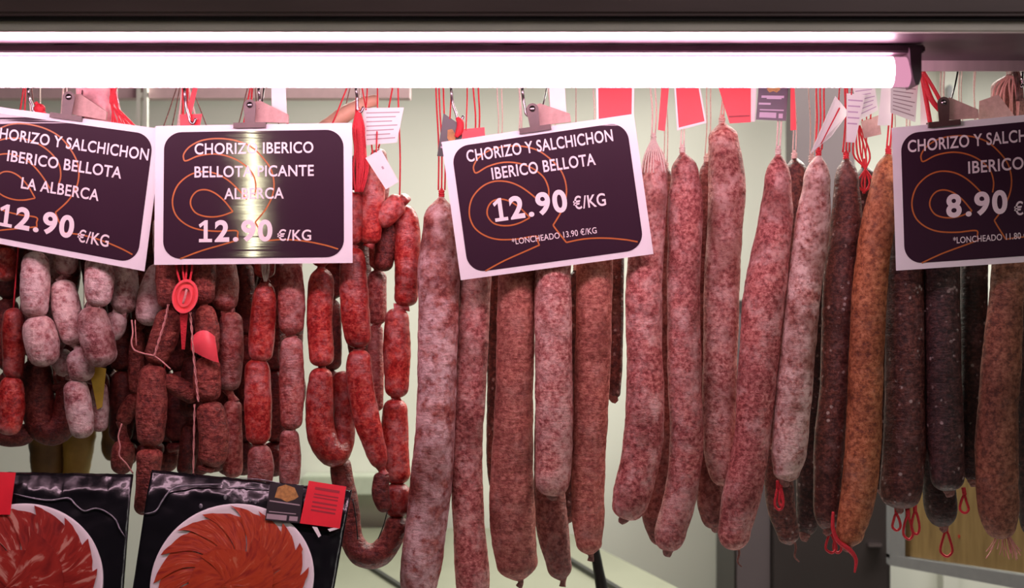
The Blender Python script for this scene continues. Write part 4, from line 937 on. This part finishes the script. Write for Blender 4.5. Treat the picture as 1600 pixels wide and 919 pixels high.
for i in range(nV):
    for j in (0, nU):
        q = i * (nU + 1) + j; fs.append((q, q + nU + 1, q + nU + 1 + n0, q + n0))
for j in range(nU):
    for i in (0, nV):
        q = i * (nU + 1) + j; fs.append((q, q + 1, q + 1 + n0, q + n0))
rp_ = thing('folded_red_tag', 'curled red tag stuck to the wrinkled chorizo right below the seal', 'tag', W(320, 560, -.05))
pt_.add(vs_, fs).build('tag', M['seal'], rp_)
def twisted(path, Y, r, name, mat, label):
    mb = MB(); P, _ = spline([W(x, y, Y) for x, y in path], [1] * len(path), 14)
    for ph in (0, math.pi):
        mb.tube([p + Vector((math.cos(i * .55 + ph) * r, math.sin(i * .55 + ph) * r, 0)) for i, p in enumerate(P)], r * .9, 5, dense=2)
    return tag(mb.build(name, M[mat]), label, 'string')
twisted([(263, 476), (258, 500), (249, 530), (241, 556)], -.047, .0011, 'twisted_string', 'twine_pink', 'twisted pale string running down left from the red seal')
twisted([(297, 488), (300, 520), (303, 560), (307, 600), (310, 628)], -.047, .0011, 'twisted_string', 'twine_pink', 'twisted pale string running down from the red seal past the curled tag')
twisted([(304, 632), (303, 680), (302, 740)], -.043, .0009, 'twisted_string', 'twine_pink', 'thin pale string running down to the top of the right ham pack')
tag(MB().tube(wob([(206, 500), (208, 520), (205, 535), (210, 547), (226, 553), (240, 556), (252, 564), (267, 577)], -.046, .6), .0013, 6).tube(wob([(211, 500), (213, 540)], -.044), .0009, 5).build('loose_string', M['twine_pink']), 'loose looped string left of the wrinkled chorizo', 'string')
tag(MB().tube(wob([(190, 662), (184, 682), (188, 698), (186, 712), (196, 724), (208, 740)], -.02, 1), .0013, 6).build('loose_string', M['twine_pink']), 'loose string end at the thin wrinkled links above the left ham pack', 'string')
tag(MB().tube([W(551, 780, -.02), W(556, 810, -.02), W(559, 843, -.018)], .001, 6).build('thin_string', M['rubber']), 'thin dark string beside the left arm of the chorizo ring', 'string')
tag(MB().tube([W(605, 800, -.02), W(599, 822, -.02), W(591, 842, -.018)], .001, 6).build('thin_string', M['rubber']), 'thin dark string beside the right arm of the chorizo ring', 'string')
fn = MB()
for k in range(6): fn.tube(wob([(409 + k * 2.4, 405), (410 + k * 2, 425), (413 + k * .6, 440)], -.03, .6), .0011, 5)
tag(fn.build('netting', M['twine']), 'white netting gathered on top of the netted red links', 'netting')

# ------------------------------------------------------------------ ham packs
def ham_pack(corners, plate_c, plate_r, mat, label, n_sl, start, extra, seed, curl):
    sh = Sheet(*corners); rnd = random.Random(seed)
    root = thing('ham_pack', label, 'pack', sh.at(.5, 1))
    a, b, c, d = sh.c; wu = ((b - a).length + (c - d).length) / 2; hv = ((d - a).length + (c - b).length) / 2
    # pouch: a crinkled pillow with a flat sealed band on top
    NU, NV = 60, 66; vs_ = []; fs = []
    for side in (0, 1):
        for i in range(NV + 1):
            for j in range(NU + 1):
                u, v = j / NU, i / NV
                e = min(u, 1 - u) * 6; e = min(1, max(0, e)); f = min(1, max(0, (v - .085) * 5)); f = f * f * (3 - 2 * f); puff = .002 * (e * (2 - e)) * f + .009 * min(1, v / .085)
                cr = mnoise.noise(Vector((u * 9, v * 9, seed))) * .0016 + mnoise.noise(Vector((u * 26, v * 22, seed + 4))) * .0009
                if v < .095: cr += .0030 * mnoise.noise(Vector((u * 34, v * 12, seed))) + .0035 * mnoise.noise(Vector((u * 9, v * 4, seed + 2)))
                vs_.append(sh.at(u, v, (puff + cr) if side else cr * .6 - .003 + .008 * min(1, v / .085)))
    n0 = (NU + 1) * (NV + 1)
    for side in (0, 1):
        for i in range(NV):
            for j in range(NU):
                q = side * n0 + i * (NU + 1) + j; fs.append((q, q + 1, q + NU + 2, q + NU + 1))
    for i in range(NV):
        for j in (0, NU):
            q = i * (NU + 1) + j; fs.append((q, q + NU + 1, q + NU + 1 + n0, q + n0))
    for j in range(NU):
        for i in (0, NV):
            q = i * (NU + 1) + j; fs.append((q, q + 1, q + 1 + n0, q + n0))
    MB().add(vs_, fs).build('pouch', M['foil'], root)
    pu, pv = sh.local(*plate_c)
    def PL(r, t, h): return sh.at(pu + r * plate_r * math.cos(t) / wu, pv + r * plate_r * math.sin(t) / hv, h)
    n = 72
    mb = MB(); prof = [(1.0, .0085), (1.0, .0150), (.97, .0163), (.93, .0150), (.0, .0145)]
    vs_ = []; fs = []
    for r, hh in prof: vs_ += [PL(r, 2 * math.pi * k / n, hh) for k in range(n)]
    for q in range(len(prof) - 1):
        for k in range(n): fs.append((q * n + k, q * n + (k + 1) % n, (q + 1) * n + (k + 1) % n, (q + 1) * n + k))
    mb.add(vs_, fs).build('plate', M['plate'], root)
    # slices laid like tiles around the plate, then an inner ring
    def slice_(t0, r0, r1, half, h0, k, off=0.0):
        def PL(r, t, h): return sh.at(pu + (r * math.cos(t) - off * math.cos(t0)) * plate_r / wu, pv + (r * math.sin(t) - off * math.sin(t0)) * plate_r / hv, h)
        NU2, NV2 = 8, 14; v2 = []; uvs = []; f2 = []
        for side in (0, 1):
            for i in range(NV2 + 1):
                f = i / NV2; r = r0 + (r1 - r0) * f
                for j in range(NU2 + 1):
                    g = j / NU2 * 2 - 1
                    w = half * (.55 + .45 * f) if r0 > .05 else half
                    t = t0 + g * w + curl * (1 - f) * .9 + .05 * mnoise.noise(Vector((f * 3, g * 2, k + seed)))
                    rr_ = r * (1 - .062 * (g + 1) * f) + .012 * mnoise.noise(Vector((g * 5, k * 3.1, seed)))
                    hh = h0 + .0016 * (1 - g) * .5 + .0007 * mnoise.noise(Vector((f * 6, g * 4, k * 1.7 + seed)))
                    v2.append(PL(rr_, t, hh - side * .0006)); uvs.append((f * (r1 - r0) * 2.2, (g + 1) * .5))
        m0 = (NU2 + 1) * (NV2 + 1)
        for side in (0, 1):
            for i in range(NV2):
                for j in range(NU2):
                    q = side * m0 + i * (NU2 + 1) + j; f2.append((q, q + 1, q + NU2 + 2, q + NU2 + 1))
        for i in range(NV2):
            for j in (0, NU2):
                q = i * (NU2 + 1) + j; f2.append((q, q + NU2 + 1, q + NU2 + 1 + m0, q + m0))
        for j in range(NU2):
            for i in (0, NV2):
                q = i * (NU2 + 1) + j; f2.append((q, q + 1, q + 1 + m0, q + m0))
        o = MB().add(v2, f2).build('ham_slice', mat, root)
        ul = o.data.uv_layers.new(name='slice')
        for lp in o.data.loops: ul.data[lp.index].uv = uvs[lp.vertex_index]
    for k in range(n_sl): slice_(R(start) + 2 * math.pi * k / n_sl, .30, .965 + rnd.uniform(-.03, .015), R(360 / n_sl * .72), .0166, k)
    for k in range(6): slice_(R(start + 20) + 2 * math.pi * k / 6 + rnd.uniform(-.3, .3), .03, .72 + rnd.uniform(-.12, .10), R(360 / n_sl * 1.7), .0177 + .0003 * k, k + 40, off=.22 + rnd.uniform(-.08, .1))
    extra(sh, root)
    return sh, root
def crease(sh, root, px, h, r):  # raised film ridge laid where the bright highlight line runs
    pts = [sh.at(*sh.local(*p), h) for p in px]
    MB().tube(pts, [r * .4] + [r] * (len(px) - 2) + [r * .4], 8, dense=5).build('film_fold_glint', M['crease'], root)
def pack1_extra(sh, root):
    crease(sh, root, [(25, 775), (60, 783), (85, 785), (110, 782), (122, 793), (135, 802), (152, 798), (168, 803), (183, 815), (190, 830), (198, 842)], .0125, .0013)
    crease(sh, root, [(30, 763), (70, 765), (105, 765)], .004, .0010); crease(sh, root, [(158, 770), (185, 769), (205, 766)], .004, .0014)
    a, b = sh.local(-30, 742), sh.local(26, 810)
    sh.poly([a, (b[0], a[1] + .004), (b[0] - .015, b[1]), (a[0], b[1])], .0195, .0202).build('red_label', M['redcard'], root, smooth=False)
def pack2_extra(sh, root):
    crease(sh, root, [(228, 806), (245, 802), (256, 785), (268, 770), (285, 763), (320, 761), (355, 760)], .0125, .0013)
    crease(sh, root, [(355, 764), (390, 763), (430, 768)], .006, .0011); crease(sh, root, [(375, 748), (410, 751), (440, 757)], .004, .0009)
    for px, py, s in ((315, 794, .0040), (353, 780, .0034), (392, 784, .0030), (400, 787, .0028)):
        u, v = sh.local(px, py); MB().ball(sh.at(u, v, .010), s, 12, (.8, .5, 1.1)).build('film_bubble', M['crease'], root)
    def q(px, h0, h1, nm, mt): return sh.poly([sh.local(*p) for p in px], h0, h1).build(nm, M[mt], root, smooth=False)
    q([(424, 760), (476, 764), (470, 823), (416, 818)], .0205, .0211, 'black_label', 'blackcard')
    q([(436, 767), (448, 763), (462, 768), (468, 782), (462, 786), (450, 790), (440, 785), (431, 783)], .0213, .0215, 'emblem', 'gold')
    mb = MB()
    for px in ([(423, 787), (470, 794), (470, 796), (423, 789)], [(422, 804), (464, 808), (464, 809.5), (422, 805.5)], [(419, 808), (450, 811), (449, 819), (418, 816)], [(454, 812), (467, 813), (466, 820), (453, 819)]):
        sh.poly([sh.local(*p) for p in px], .0213, .0215, mb)
    mb.build('label_print', M['greyprint'], root, smooth=False)
    q([(484, 757), (542, 766), (532, 831), (470, 823)], .0205, .0211, 'red_label', 'redcard')
    mb = MB()
    for i, (t0, t1) in enumerate(((.12, .18), (.27, .30), (.34, .37), (.45, .49), (.55, .59), (.64, .68))):
        A = Vector((486, 757)); B = Vector((540, 766)); Dv = Vector((-13, 66))
        pts = [A + Dv * t0 + (B - A) * .18, A + Dv * t0 + (B - A) * .88, A + Dv * t1 + (B - A) * .88, A + Dv * t1 + (B - A) * .18]
        sh.poly([sh.local(p.x, p.y) for p in pts], .0213, .0215, mb)
    mb.build('label_print', M['redcard_print'], root, smooth=False)
    q([(489, 828), (497, 829), (503, 842), (499, 845)], .0205, .0208, 'torn_corner', 'paper')
    q([(513, 832), (530, 828), (531, 831), (516, 836)], .0205, .0208, 'torn_corner', 'paper')
ham_pack([(-95, 736, -.055), (208, 741, -.055), (180, 1128, -.20), (-118, 1128, -.20)], (36, 915), .1215, M['ham1'], 'black ham pack in the lower left corner, its round slices marbled with fat', 15, 6, pack1_extra, 3, .25)
ham_pack([(237, 734, -.06), (550, 766, -.055), (486, 1128, -.20), (178, 1128, -.20)], (364, 913), .1195, M['ham2'], 'black ham pack with red and black labels under the bellota picante sign', 17, 0, pack2_extra, 8, .5)
